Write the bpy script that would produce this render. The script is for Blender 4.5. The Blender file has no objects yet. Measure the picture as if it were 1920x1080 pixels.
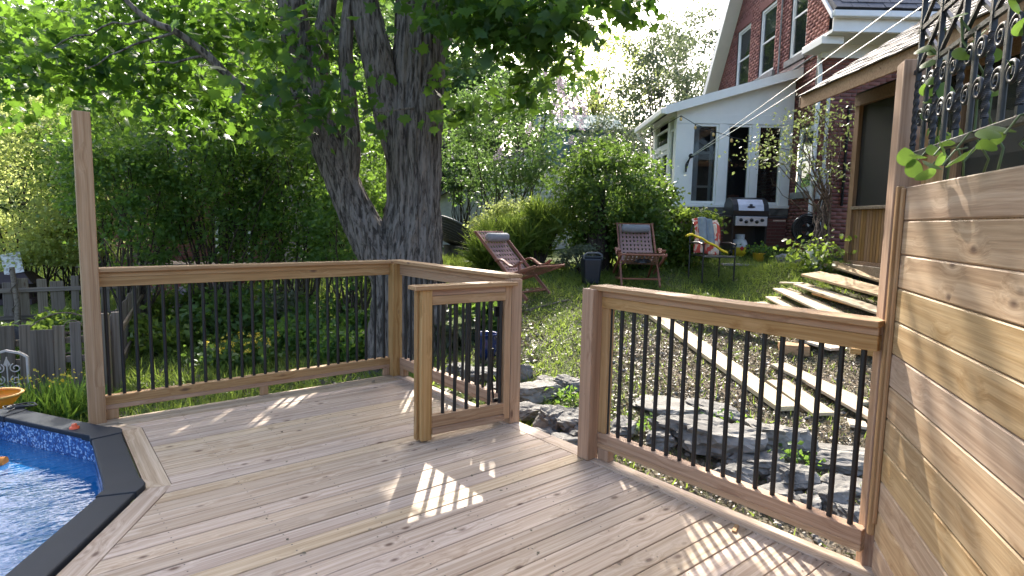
import bpy, bmesh, math, random
import numpy as np
from mathutils import Matrix, Vector, noise
R = math.radians
SC = bpy.context.scene
COL = SC.collection
random.seed(7)

# ------------------------------------------------------------------ camera, sky, sun, exposure
cd = bpy.data.cameras.new('camera'); cam = bpy.data.objects.new('camera', cd); COL.objects.link(cam)
cd.sensor_width = 36.0; cd.lens = 36.0 * 1138.4 / 1920.0; cd.clip_start = 0.05; cd.clip_end = 600
cam.matrix_world = Matrix.Translation((0, 0, 1.437)) @ Matrix.Rotation(R(90 - 6.161), 4, 'X') @ Matrix.Rotation(R(1.149), 4, 'Z')
SC.camera = cam
SUN_EL, SUN_AZ = R(38.0), R(-1.5)          # azimuth from +Y, positive to +X
SUN = Vector((math.sin(SUN_AZ) * math.cos(SUN_EL), math.cos(SUN_AZ) * math.cos(SUN_EL), math.sin(SUN_EL)))
w = bpy.data.worlds.new('World'); SC.world = w; w.use_nodes = True
wn = w.node_tree.nodes; wl = w.node_tree.links
sky = wn.new('ShaderNodeTexSky'); sky.sky_type = 'NISHITA'; sky.sun_disc = False
sky.sun_elevation = SUN_EL; sky.sun_rotation = SUN_AZ; sky.air_density = 0.8; sky.dust_density = 5.0; sky.ozone_density = 1.0
bg = wn['Background']; wl.new(sky.outputs[0], bg.inputs[0]); bg.inputs[1].default_value = 0.15
sl = bpy.data.lights.new('sun', 'SUN'); sl.energy = 2.6; sl.angle = R(0.5); sl.color = (1.0, .95, .86)
so = bpy.data.objects.new('sun', sl); COL.objects.link(so); so.location = (0, 10, 30)
so.rotation_euler = SUN.to_track_quat('Z', 'Y').to_euler()
SC.view_settings.view_transform = 'Standard'; SC.view_settings.look = 'None'
SC.view_settings.exposure = 2.12; SC.view_settings.gamma = 1.0; SC.view_settings.use_curve_mapping = False
SC.cycles.use_denoising = True
SC.cycles.max_bounces = 8; SC.cycles.transparent_max_bounces = 10; SC.cycles.diffuse_bounces = 4
SC.cycles.sample_clamp_indirect = 8.0
SC.cycles.caustics_reflective = False; SC.cycles.caustics_refractive = False

# ------------------------------------------------------------------ frames and object helpers
ID = Matrix.Identity(4)
DK = Matrix.Translation((-1.0755, 5.533, 0)) @ Matrix.Rotation(R(39.4), 4, 'Z')   # the deck's own axes: x along the boards, y towards the maple
WM = {}

def link(o, parent, M):
    COL.objects.link(o)
    if parent is not None:
        o.parent = parent; o.matrix_parent_inverse = WM[parent].inverted()
    o.matrix_basis = M; WM[o] = M
    return o

def tag(o, label=None, cat=None, group=None, kind=None):
    if label: o['label'] = label
    if cat: o['category'] = cat
    if group: o['group'] = group
    if kind: o['kind'] = kind
    return o

def thing(name, label, cat, loc=(0, 0, 0), F=ID, rotz=0, group=None):
    o = bpy.data.objects.new(name, None); o.empty_display_size = .1
    link(o, None, F @ Matrix.Translation(loc) @ Matrix.Rotation(rotz, 4, 'Z'))
    return tag(o, label, cat, group)

def copy_tree(o, M, parent=None):
    """copy of a thing, its parts and their sub-parts, moved to world matrix M"""
    c = o.copy(); old = WM[o]
    link(c, parent, M)
    for ch in [k for k in list(WM) if k.parent == o]:
        copy_tree(ch, M @ old.inverted() @ WM[ch], c)
    return c

def mesh_np(name, V, F, mat, rnd=None, smooth=False):
    """V (n,3), F (m,k) all faces of k corners"""
    V = np.asarray(V, np.float32); F = np.asarray(F, np.int32)
    me = bpy.data.meshes.new(name); m, k = F.shape
    me.vertices.add(len(V)); me.vertices.foreach_set('co', V.ravel())
    me.loops.add(m * k); me.loops.foreach_set('vertex_index', F.ravel())
    me.polygons.add(m)
    me.polygons.foreach_set('loop_start', np.arange(0, m * k, k, dtype=np.int32))
    me.polygons.foreach_set('loop_total', np.full(m, k, np.int32))
    if smooth: me.polygons.foreach_set('use_smooth', np.ones(m, bool))
    if rnd is not None:
        a = me.attributes.new('rnd', 'FLOAT', 'FACE'); a.data.foreach_set('value', np.asarray(rnd, np.float32))
    me.update(calc_edges=True); me.validate()
    me.materials.append(mat)
    return me

class MB:
    """collects shapes into one mesh; coordinates in frame F given to build()"""
    def __init__(s): s.v = []; s.f = []; s.sm = []
    def add(s, vs, fs, M=None, smooth=False):
        b = len(s.v)
        s.v += [tuple(M @ Vector(p)) if M is not None else tuple(p) for p in vs]
        s.f += [tuple(b + i for i in f) for f in fs]; s.sm += [smooth] * len(fs)
        return s
    def box(s, x0, x1, y0, y1, z0, z1, M=None):
        vs = [(x0, y0, z0), (x1, y0, z0), (x1, y1, z0), (x0, y1, z0), (x0, y0, z1), (x1, y0, z1), (x1, y1, z1), (x0, y1, z1)]
        return s.add(vs, [(0, 3, 2, 1), (4, 5, 6, 7), (0, 1, 5, 4), (1, 2, 6, 5), (2, 3, 7, 6), (3, 0, 4, 7)], M)
    def bar(s, p0, p1, w, h, up=(0, 0, 1), M=None):
        p0 = Vector(p0); p1 = Vector(p1); d = (p1 - p0).normalized(); u = Vector(up)
        r = d.cross(u)
        if r.length < 1e-4: r = d.cross(Vector((0, 1, 0)))
        r.normalize(); u = r.cross(d)
        vs = [p + r * (a * w / 2) + u * (b * h / 2) for p in (p0, p1) for a, b in ((-1, -1), (1, -1), (1, 1), (-1, 1))]
        return s.add(vs, [(0, 1, 2, 3), (7, 6, 5, 4), (0, 4, 5, 1), (1, 5, 6, 2), (2, 6, 7, 3), (3, 7, 4, 0)], M)
    def tube(s, pts, rad, n=8, M=None, cap=True, fn=None):
        pts = [Vector(p) for p in pts]
        if not hasattr(rad, '__len__'): rad = [rad] * len(pts)
        vs = []; fs = []; ref = None
        for i, p in enumerate(pts):
            d = (pts[min(i + 1, len(pts) - 1)] - pts[max(i - 1, 0)]).normalized()
            if ref is None:
                ref = d.cross(Vector((0, 0, 1)))
                if ref.length < .05: ref = d.cross(Vector((0, 1, 0)))
            ref = (ref - d * ref.dot(d)).normalized(); b = d.cross(ref)
            for k in range(n):
                a = 2 * math.pi * k / n; r = rad[i]
                q = p + (ref * math.cos(a) + b * math.sin(a)) * r
                if fn: q = fn(q, p, r, a, i)
                vs.append(q)
        for i in range(len(pts) - 1):
            for k in range(n):
                k2 = (k + 1) % n; fs.append((i * n + k, i * n + k2, (i + 1) * n + k2, (i + 1) * n + k))
        s.add(vs, fs, M, True)
        if cap:
            s.add(vs[:n], [tuple(range(n))[::-1]], M); s.add(vs[-n:], [tuple(range(n))], M)
        return s
    def lathe(s, prof, n=24, M=None, smooth=True):
        vs = []; fs = []
        for r, z in prof:
            for k in range(n):
                a = 2 * math.pi * k / n; vs.append((r * math.cos(a), r * math.sin(a), z))
        for i in range(len(prof) - 1):
            for k in range(n):
                k2 = (k + 1) % n; fs.append((i * n + k, i * n + k2, (i + 1) * n + k2, (i + 1) * n + k))
        return s.add(vs, fs, M, smooth)
    def prism(s, poly, t, M=None):
        """polygon in local xy, extruded 0..t in z"""
        n = len(poly)
        vs = [(x, y, 0) for x, y in poly] + [(x, y, t) for x, y in poly]
        fs = [tuple(range(n))[::-1], tuple(range(n, 2 * n))] + [(i, (i + 1) % n, n + (i + 1) % n, n + i) for i in range(n)]
        return s.add(vs, fs, M)
    def build(s, name, mat, parent=None, F=ID, bevel=0, center=True):
        me = bpy.data.meshes.new(name)
        V = [Vector(p) for p in s.v]
        c = Vector((0, 0, 0))
        if center and V:
            lo = Vector((min(p.x for p in V), min(p.y for p in V), min(p.z for p in V)))
            hi = Vector((max(p.x for p in V), max(p.y for p in V), max(p.z for p in V)))
            c = Vector(((lo.x + hi.x) / 2, (lo.y + hi.y) / 2, lo.z))
        me.from_pydata([p - c for p in V], [], s.f)
        me.polygons.foreach_set('use_smooth', s.sm)
        me.materials.append(mat); me.update()
        if any(s.sm) and not all(s.sm): pass
        o = bpy.data.objects.new(name, me)
        link(o, parent, F @ Matrix.Translation(c))
        if bevel:
            b = o.modifiers.new('bevel', 'BEVEL'); b.width = bevel; b.segments = 2; b.limit_method = 'ANGLE'
        return o

_bars = {}
def bar_mesh(L, w, h, mat, ch=.003):
    key = (round(L, 3), round(w, 4), round(h, 4), mat.name, ch)
    if key in _bars: return _bars[key]
    me = bpy.data.meshes.new('bar'); bm = bmesh.new()
    bmesh.ops.create_cube(bm, size=1)
    for v in bm.verts: v.co = Vector(((v.co.x + .5) * L, v.co.y * w, v.co.z * h))
    if ch: bmesh.ops.bevel(bm, geom=bm.edges[:], offset=ch, segments=1, affect='EDGES')
    bm.to_mesh(me); bm.free(); me.materials.append(mat); _bars[key] = me
    return me

def bar(name, p0, p1, w, h, mat, parent=None, F=ID, up=(0, 0, 1), ch=.003):
    """straight timber as one object; its local x runs along the grain"""
    p0 = Vector(p0); p1 = Vector(p1); d = (p1 - p0); L = d.length; d.normalize(); u = Vector(up)
    r = u.cross(d)
    if r.length < 1e-4: r = Vector((0, 1, 0)) if abs(d.y) < .9 else Vector((1, 0, 0))
    r.normalize(); u = d.cross(r)
    M = Matrix(((d.x, r.x, u.x, p0.x), (d.y, r.y, u.y, p0.y), (d.z, r.z, u.z, p0.z), (0, 0, 0, 1)))
    return link(bpy.data.objects.new(name, bar_mesh(L, w, h, mat, ch)), parent, F @ M)

def post(name, x0, x1, y0, y1, z0, z1, mat, parent, F=ID, ch=.004):
    return bar(name, ((x0 + x1) / 2, (y0 + y1) / 2, z0), ((x0 + x1) / 2, (y0 + y1) / 2, z1), x1 - x0, y1 - y0, mat, parent, F, up=(0, 1, 0), ch=ch)

def boxo(name, x0, x1, y0, y1, z0, z1, mat, parent, F=ID, bevel=0):
    return MB().box(x0, x1, y0, y1, z0, z1).build(name, mat, parent, F, bevel)

# ------------------------------------------------------------------ materials
def new_mat(name):
    m = bpy.data.materials.new(name); m.use_nodes = True
    nt = m.node_tree; return m, nt, nt.nodes['Principled BSDF']

def N(nt, t, **kw):
    n = nt.nodes.new('ShaderNode' + t)
    for k, v in kw.items():
        if k.startswith('i_'):
            kk = k[2:]; n.inputs[int(kk) if kk.isdigit() else kk].default_value = v
        else: setattr(n, k, v)
    return n

def ramp(nt, stops):
    r = nt.nodes.new('ShaderNodeValToRGB'); e = r.color_ramp.elements
    while len(e) < len(stops): e.new(.5)
    for k, (p, c) in zip(e, stops): k.position = p; k.color = (*c, 1)
    return r

def plain(name, c, rough=.6, c2=None, scale=8, metal=0, bump=0, spec=.5, stretch=(1, 1, 1), detail=5, bscale=None):
    m, nt, b = new_mat(name); L = nt.links
    b.inputs['Roughness'].default_value = rough; b.inputs['Metallic'].default_value = metal
    b.inputs['Specular IOR Level'].default_value = spec
    tc = N(nt, 'TexCoord'); mp = N(nt, 'Mapping'); mp.inputs['Scale'].default_value = stretch
    L.new(tc.outputs['Object'], mp.inputs[0])
    if c2 is None: c2 = tuple(x * .8 for x in c)
    nz = N(nt, 'TexNoise', i_Scale=scale, i_Detail=detail, i_Roughness=.6); L.new(mp.outputs[0], nz.inputs['Vector'])
    r = ramp(nt, [(.3, c2), (.7, c)]); L.new(nz.outputs['Fac'], r.inputs[0]); L.new(r.outputs[0], b.inputs['Base Color'])
    if bump:
        n2 = N(nt, 'TexNoise', i_Scale=bscale or scale * 4, i_Detail=6); L.new(mp.outputs[0], n2.inputs['Vector'])
        bp = N(nt, 'Bump', i_Strength=bump, i_Distance=.01); L.new(n2.outputs['Fac'], bp.inputs['Height']); L.new(bp.outputs[0], b.inputs['Normal'])
    return m

def wood(name, ca, cb, cc, knot=(.10, .05, .03), rough=.62, knots=1.0, vary=.25, kscale=3.0, fine=.35):
    """sawn softwood: grain along local x, growth bands, knots, tone of each piece its own"""
    m, nt, b = new_mat(name); L = nt.links
    b.inputs['Roughness'].default_value = rough; b.inputs['Specular IOR Level'].default_value = .3
    tc = N(nt, 'TexCoord'); oi = N(nt, 'ObjectInfo')
    off = N(nt, 'VectorMath', operation='SCALE'); off.inputs[0].default_value = (53.0, 17.0, 29.0); L.new(oi.outputs['Random'], off.inputs['Scale'])
    P = N(nt, 'VectorMath', operation='ADD'); L.new(tc.outputs['Object'], P.inputs[0]); L.new(off.outputs[0], P.inputs[1])
    wob = N(nt, 'TexNoise', i_Scale=2.2, i_Detail=2); L.new(P.outputs[0], wob.inputs['Vector'])
    kv = N(nt, 'Mapping'); kv.inputs['Scale'].default_value = (kscale, 9, 9); L.new(P.outputs[0], kv.inputs[0])
    vo = N(nt, 'TexVoronoi', i_Scale=1.0, i_Randomness=1.0); L.new(kv.outputs[0], vo.inputs['Vector'])
    sel = N(nt, 'SeparateColor'); L.new(vo.outputs['Color'], sel.inputs[0])
    has = N(nt, 'Math', operation='LESS_THAN'); L.new(sel.outputs[0], has.inputs[0]); has.inputs[1].default_value = .62 * knots
    km = N(nt, 'MapRange'); km.inputs[1].default_value = .06; km.inputs[2].default_value = .15; km.inputs[3].default_value = 1; km.inputs[4].default_value = 0
    L.new(vo.outputs['Distance'], km.inputs[0])
    kk = N(nt, 'Math', operation='MULTIPLY'); L.new(km.outputs[0], kk.inputs[0]); L.new(has.outputs[0], kk.inputs[1])
    # grain swerves round the knots
    sw = N(nt, 'MapRange'); sw.inputs[1].default_value = 0; sw.inputs[2].default_value = .5; sw.inputs[3].default_value = .03; sw.inputs[4].default_value = 0
    L.new(vo.outputs['Distance'], sw.inputs[0])
    sw2 = N(nt, 'Math', operation='MULTIPLY'); L.new(sw.outputs[0], sw2.inputs[0]); L.new(has.outputs[0], sw2.inputs[1])
    wv = N(nt, 'MapRange'); wv.inputs[3].default_value = -.008; wv.inputs[4].default_value = .008; L.new(wob.outputs['Fac'], wv.inputs[0])
    ad = N(nt, 'Math', operation='ADD'); L.new(sw2.outputs[0], ad.inputs[0]); L.new(wv.outputs[0], ad.inputs[1])
    cx = N(nt, 'CombineXYZ'); L.new(ad.outputs[0], cx.inputs[1]); L.new(ad.outputs[0], cx.inputs[2])
    Q = N(nt, 'VectorMath', operation='ADD'); L.new(P.outputs[0], Q.inputs[0]); L.new(cx.outputs[0], Q.inputs[1])
    gm = N(nt, 'Mapping'); gm.inputs['Scale'].default_value = (.8, 48, 48); L.new(Q.outputs[0], gm.inputs[0])
    g = N(nt, 'TexNoise', i_Scale=1.0, i_Detail=3, i_Roughness=.55); L.new(gm.outputs[0], g.inputs['Vector'])
    fm = N(nt, 'Mapping'); fm.inputs['Scale'].default_value = (5, 190, 190); L.new(Q.outputs[0], fm.inputs[0])
    f = N(nt, 'TexNoise', i_Scale=1.0, i_Detail=2); L.new(fm.outputs[0], f.inputs['Vector'])
    r = ramp(nt, [(.28, cc), (.47, ca), (.68, cb)]); L.new(g.outputs['Fac'], r.inputs[0])
    mx = N(nt, 'MixRGB', blend_type='MULTIPLY', i_0=fine); L.new(r.outputs[0], mx.inputs[1])
    fr = ramp(nt, [(.3, (.55, .5, .46)), (.6, (1, 1, 1))]); L.new(f.outputs['Fac'], fr.inputs[0]); L.new(fr.outputs[0], mx.inputs[2])
    hv = N(nt, 'HueSaturation'); L.new(mx.outputs[0], hv.inputs['Color'])
    v = N(nt, 'MapRange'); v.inputs[3].default_value = 1 - vary; v.inputs[4].default_value = 1 + vary * .7; L.new(oi.outputs['Random'], v.inputs[0]); L.new(v.outputs[0], hv.inputs['Value'])
    wn_ = N(nt, 'TexWhiteNoise', noise_dimensions='1D'); L.new(oi.outputs['Random'], wn_.inputs['W'])
    hs = N(nt, 'MapRange'); hs.inputs[3].default_value = .84; hs.inputs[4].default_value = 1.12; L.new(wn_.outputs['Value'], hs.inputs[0]); L.new(hs.outputs[0], hv.inputs['Saturation'])
    hh = N(nt, 'MapRange'); hh.inputs[3].default_value = .492; hh.inputs[4].default_value = .506; L.new(wn_.outputs['Value'], hh.inputs[0]); L.new(hh.outputs[0], hv.inputs['Hue'])
    kf = N(nt, 'Math', operation='MULTIPLY'); L.new(kk.outputs[0], kf.inputs[0]); kf.inputs[1].default_value = .88
    km2 = N(nt, 'MixRGB'); L.new(kf.outputs[0], km2.inputs[0]); L.new(hv.outputs[0], km2.inputs[1]); km2.inputs[2].default_value = (*knot, 1)
    L.new(km2.outputs[0], b.inputs['Base Color'])
    bp = N(nt, 'Bump', i_Strength=.25, i_Distance=.003); L.new(f.outputs['Fac'], bp.inputs['Height']); L.new(bp.outputs[0], b.inputs['Normal'])
    return m

def leafmat(name, c1, c2, trans, tr=.45, rough=.45, spec=.35):
    """leaf blade: reflects c1..c2 by leaf, lets light of colour trans through"""
    m, nt, b = new_mat(name); L = nt.links
    at = N(nt, 'Attribute', attribute_name='rnd')
    r = ramp(nt, [(0, c1), (1, c2)]); L.new(at.outputs['Fac'], r.inputs[0]); L.new(r.outputs[0], b.inputs['Base Color'])
    b.inputs['Roughness'].default_value = rough; b.inputs['Specular IOR Level'].default_value = spec
    t = N(nt, 'BsdfTranslucent'); r2 = ramp(nt, [(0, tuple(x * .7 for x in trans)), (1, trans)]); L.new(at.outputs['Fac'], r2.inputs[0]); L.new(r2.outputs[0], t.inputs[0])
    mx = N(nt, 'MixShader', i_0=tr); L.new(b.outputs[0], mx.inputs[1]); L.new(t.outputs[0], mx.inputs[2])
    L.new(mx.outputs[0], nt.nodes['Material Output'].inputs[0])
    return m

M = {}
M['deck'] = wood('deck cedar', (.47, .35, .24), (.58, .455, .335), (.35, .24, .15), vary=.16, kscale=5.0)
M['cedar'] = wood('rail cedar', (.405, .235, .112), (.49, .305, .16), (.29, .15, .066), vary=.12, kscale=3.6)
M['fencewood'] = wood('fence cedar', (.445, .295, .16), (.545, .385, .23), (.33, .20, .098), vary=.14, kscale=4.2)
M['lumber'] = wood('fresh lumber', (.56, .45, .30), (.66, .56, .40), (.46, .34, .20), vary=.16, kscale=2.2)
M['barkslab'] = plain('barky sawn slab', (.55, .42, .25), .8, (.32, .2, .1), 14, bump=.6)
M['oldwood'] = wood('weathered picket', (.165, .13, .098), (.225, .185, .145), (.09, .07, .05), vary=.35, knots=.6)
M['teak'] = wood('reddish teak', (.25, .10, .06), (.33, .15, .10), (.16, .06, .04), knots=.1, vary=.1)
M['gazwood'] = wood('stained gazebo wood', (.20, .12, .065), (.27, .17, .10), (.12, .07, .035), knots=.3, vary=.15)
M['beadwood'] = wood('honey beadboard', (.22, .125, .055), (.29, .17, .08), (.14, .075, .03), knots=.3, vary=.2)
M['black'] = plain('black powder coat', (.012, .012, .013), .38, (.009, .009, .01), 30)
M['iron'] = plain('black wrought iron', (.016, .018, .022), .42, (.01, .011, .013), 20, bump=.15)
M['cap'] = plain('charcoal resin pool ledge', (.022, .027, .034), .6, (.018, .022, .028), 5, spec=.25, bump=.04, bscale=160)
M['white'] = plain('white paint', (.87, .86, .83), .45, (.81, .80, .77), 4)
M['whiteold'] = plain('worn white paint', (.66, .66, .64), .7, (.5, .5, .47), 6)
M['stone'] = plain('grey fieldstone', (.25, .235, .21), .85, (.06, .055, .05), 5, bump=1.0, bscale=9)
M['stone2'] = plain('pale fieldstone', (.29, .27, .235), .85, (.10, .09, .078), 4, bump=.9, bscale=12)
M['concrete'] = plain('old concrete', (.34, .33, .31), .9, (.22, .21, .2), 6, bump=.4)
M['mortar'] = plain('mortar', (.30, .26, .235), .9, (.22, .19, .17), 20)
M['slate'] = plain('dark slate', (.075, .08, .095), .55, (.045, .048, .058), 9, bump=.3)
M['shake'] = plain('silvered wood shake', (.24, .215, .20), .7, (.11, .095, .085), 12, bump=.4, stretch=(6, .6, 1))
M['steel'] = plain('brushed steel', (.62, .63, .66), .3, (.55, .56, .6), 40, metal=1)
M['dkmetal'] = plain('dark enamel', (.02, .021, .024), .3)
M['grey_cloth'] = plain('grey cushion', (.25, .26, .28), .9, (.2, .21, .23), 30, bump=.2)
M['wicker'] = plain('dark wicker', (.06, .055, .055), .6, (.03, .027, .027), 30, bump=.5)
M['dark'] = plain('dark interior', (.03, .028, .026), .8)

# brick: each brick its own tone
def brickmat():
    m, nt, b = new_mat('red brick'); L = nt.links
    at = N(nt, 'Attribute', attribute_name='rnd'); oi = N(nt, 'ObjectInfo')
    ad = N(nt, 'Math', operation='ADD'); L.new(at.outputs['Fac'], ad.inputs[0]); L.new(oi.outputs['Random'], ad.inputs[1])
    fr = N(nt, 'Math', operation='FRACT'); L.new(ad.outputs[0], fr.inputs[0])
    r = ramp(nt, [(0, (.22, .078, .066)), (.45, (.33, .122, .10)), (.8, (.40, .165, .13)), (1, (.28, .115, .105))]); L.new(fr.outputs[0], r.inputs[0])
    tc = N(nt, 'TexCoord'); nz = N(nt, 'TexNoise', i_Scale=30, i_Detail=5); L.new(tc.outputs['Object'], nz.inputs['Vector'])
    mx = N(nt, 'MixRGB', blend_type='MULTIPLY', i_0=.5); L.new(r.outputs[0], mx.inputs[1]); L.new(nz.outputs['Fac'], mx.inputs[2])
    L.new(mx.outputs[0], b.inputs['Base Color']); b.inputs['Roughness'].default_value = .85
    return m
M['brick'] = brickmat()

def glassmat(name, tint=(.82, .86, .88), opac=.25, dark=(.01, .012, .014)):
    m, nt, b = new_mat(name); L = nt.links
    tr = N(nt, 'BsdfTransparent'); tr.inputs[0].default_value = (*tint, 1)
    b.inputs['Base Color'].default_value = (*dark, 1); b.inputs['Roughness'].default_value = .03; b.inputs['Specular IOR Level'].default_value = .8
    mx = N(nt, 'MixShader', i_0=opac); L.new(tr.outputs[0], mx.inputs[1]); L.new(b.outputs[0], mx.inputs[2]); L.new(mx.outputs[0], nt.nodes['Material Output'].inputs[0])
    return m
M['glass'] = glassmat('window glass')
M['darkglass'] = glassmat('dark window glass', opac=.5, dark=(.02, .025, .03))
M['screen'] = glassmat('insect screen', tint=(.5, .5, .5), opac=.5, dark=(.03, .03, .032))
M['screen'].node_tree.nodes['Principled BSDF'].inputs['Roughness'].default_value = .5

def watermat():
    m, nt, b = new_mat('pool water'); L = nt.links
    b.inputs['Base Color'].default_value = (.01, .11, .28, 1); b.inputs['Roughness'].default_value = .02; b.inputs['IOR'].default_value = 1.33
    b.inputs['Specular IOR Level'].default_value = 1.0
    tc = N(nt, 'TexCoord'); mp = N(nt, 'Mapping'); mp.inputs['Scale'].default_value = (1, 2.2, 1); mp.inputs['Rotation'].default_value = (0, 0, .5); L.new(tc.outputs['Object'], mp.inputs[0])
    a = N(nt, 'TexNoise', i_Scale=2.6, i_Detail=3, i_Distortion=.8); L.new(mp.outputs[0], a.inputs['Vector'])
    c = N(nt, 'TexNoise', i_Scale=14, i_Detail=2); L.new(mp.outputs[0], c.inputs['Vector'])
    b1 = N(nt, 'Bump', i_Strength=.22, i_Distance=.05); L.new(a.outputs['Fac'], b1.inputs['Height'])
    b2 = N(nt, 'Bump', i_Strength=.12, i_Distance=.02); L.new(c.outputs['Fac'], b2.inputs['Height']); L.new(b1.outputs[0], b2.inputs['Normal'])
    L.new(b2.outputs[0], b.inputs['Normal'])
    return m
M['water'] = watermat()

def linermat():
    m, nt, b = new_mat('blue mosaic liner'); L = nt.links
    tc = N(nt, 'TexCoord'); vo = N(nt, 'TexVoronoi', i_Scale=80, i_Randomness=.8); L.new(tc.outputs['Object'], vo.inputs['Vector'])
    s = N(nt, 'SeparateColor'); L.new(vo.outputs['Color'], s.inputs[0])
    r = ramp(nt, [(0, (.01, .04, .16)), (.5, (.02, .09, .28)), (.72, (.05, .17, .42)), (.86, (.35, .5, .7))]); L.new(s.outputs[0], r.inputs[0])
    L.new(r.outputs[0], b.inputs['Base Color']); b.inputs['Roughness'].default_value = .3
    return m
M['liner'] = linermat()

def groundmat():
    m, nt, b = new_mat('lawn soil'); L = nt.links
    tc = N(nt, 'TexCoord'); at = N(nt, 'Attribute', attribute_name='bare')
    a = N(nt, 'TexNoise', i_Scale=1.3, i_Detail=6, i_Roughness=.7); L.new(tc.outputs['Object'], a.inputs['Vector'])
    c = N(nt, 'TexNoise', i_Scale=26, i_Detail=6, i_Roughness=.75); L.new(tc.outputs['Object'], c.inputs['Vector'])
    g = ramp(nt, [(.3, (.035, .055, .014)), (.6, (.075, .105, .03)), (.8, (.12, .12, .055))]); L.new(c.outputs['Fac'], g.inputs[0])
    d = ramp(nt, [(.3, (.075, .055, .038)), (.5, (.19, .15, .11)), (.66, (.29, .24, .18)), (.8, (.12, .12, .06))]); L.new(c.outputs['Fac'], d.inputs[0])
    mr = N(nt, 'Math', operation='ADD'); L.new(at.outputs['Fac'], mr.inputs[0])
    mr2 = N(nt, 'MapRange'); mr2.inputs[1].default_value = .3; mr2.inputs[2].default_value = .7; mr2.inputs[3].default_value = -.45; mr2.inputs[4].default_value = .45; L.new(a.outputs['Fac'], mr2.inputs[0]); L.new(mr2.outputs[0], mr.inputs[1])
    mr.use_clamp = True
    mx = N(nt, 'MixRGB'); L.new(mr.outputs[0], mx.inputs[0]); L.new(g.outputs[0], mx.inputs[1]); L.new(d.outputs[0], mx.inputs[2])
    L.new(mx.outputs[0], b.inputs['Base Color']); b.inputs['Roughness'].default_value = .95; b.inputs['Specular IOR Level'].default_value = .1
    bp = N(nt, 'Bump', i_Strength=.8, i_Distance=.03); L.new(c.outputs['Fac'], bp.inputs['Height']); L.new(bp.outputs[0], b.inputs['Normal'])
    return m
M['ground'] = groundmat()

def barkmat(name, c1, c2, sc=1.0):
    m, nt, b = new_mat(name); L = nt.links
    tc = N(nt, 'TexCoord'); mp = N(nt, 'Mapping'); mp.inputs['Scale'].default_value = (22 * sc, 22 * sc, 3.0 * sc); L.new(tc.outputs['Object'], mp.inputs[0])
    a = N(nt, 'TexNoise', i_Scale=1.0, i_Detail=7, i_Roughness=.65, i_Distortion=.6); L.new(mp.outputs[0], a.inputs['Vector'])
    r = ramp(nt, [(.40, c2), (.56, c1)]); L.new(a.outputs['Fac'], r.inputs[0]); L.new(r.outputs[0], b.inputs['Base Color'])
    b.inputs['Roughness'].default_value = .9; b.inputs['Specular IOR Level'].default_value = .2
    bp = N(nt, 'Bump', i_Strength=1.0, i_Distance=.03); L.new(a.outputs['Fac'], bp.inputs['Height']); L.new(bp.outputs[0], b.inputs['Normal'])
    return m
M['bark'] = barkmat('maple bark', (.225, .192, .165), (.05, .041, .034))
M['stem'] = barkmat('thin stems', (.10, .08, .06), (.04, .032, .026), 2)

M['lf_maple'] = leafmat('maple leaf', (.024, .066, .018), (.045, .105, .024), (.21, .39, .04), .46)
M['lf_dark'] = leafmat('lilac leaf', (.045, .11, .033), (.09, .165, .046), (.29, .48, .06), .46)
M['lf_bright'] = leafmat('bright shrub leaf', (.08, .135, .022), (.14, .20, .035), (.30, .42, .06), .42)
M['lf_light'] = leafmat('pale spring leaf', (.22, .28, .09), (.32, .37, .14), (.74, .82, .28), .58)
M['lf_far'] = leafmat('far tree leaf', (.05, .10, .035), (.09, .15, .05), (.19, .32, .07), .40)
M['lf_grey'] = leafmat('grey green leaf', (.085, .105, .06), (.15, .17, .11), (.24, .30, .14), .36)
M['lf_round'] = leafmat('round shrub leaf', (.045, .095, .02), (.085, .145, .032), (.20, .33, .05), .40)
M['lf_climb'] = leafmat('climbing vine leaf', (.10, .13, .05), (.17, .19, .08), (.22, .28, .09), .4)
M['lf_vine'] = leafmat('heart vine leaf', (.045, .105, .018), (.09, .16, .03), (.24, .40, .06), .45)
M['grass'] = leafmat('grass blade', (.07, .12, .024), (.15, .20, .05), (.36, .48, .08), .45)
M['dry'] = leafmat('dry clippings', (.10, .078, .05), (.23, .185, .125), (.14, .11, .06), .15)
M['flower'] = leafmat('lilac blossom', (.48, .40, .48), (.66, .58, .65), (.45, .36, .45), .35)

# ------------------------------------------------------------------ foliage helpers
RG = np.random.default_rng(11)
T_RHOMB = (np.array([(0, 0, 0), (.34, .42, .06), (0, 1, -.05), (-.34, .42, .06)]), np.array([(0, 1, 2), (0, 2, 3)]))
T_BLADE = (np.array([(-.05, 0, 0), (.05, 0, 0), (0, 1, .25)]), np.array([(0, 1, 2)]))
_o = [(0, 0), (.10, .12), (.42, .02), (.36, .20), (.62, .42), (.36, .50), (.30, .66), (.16, .62), (0, 1.0)]
_ol = _o + [(-x, y) for x, y in _o[1:-1]][::-1]
T_MAPLE = (np.array([(0, .36, .05)] + [(x, y, -.10 * abs(x) - .10 * y * y) for x, y in _ol]),
           np.array([(0, i + 1, (i + 1) % len(_ol) + 1) for i in range(len(_ol))]))

def unit(a): return a / np.maximum(np.linalg.norm(a, axis=1, keepdims=True), 1e-9)

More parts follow.
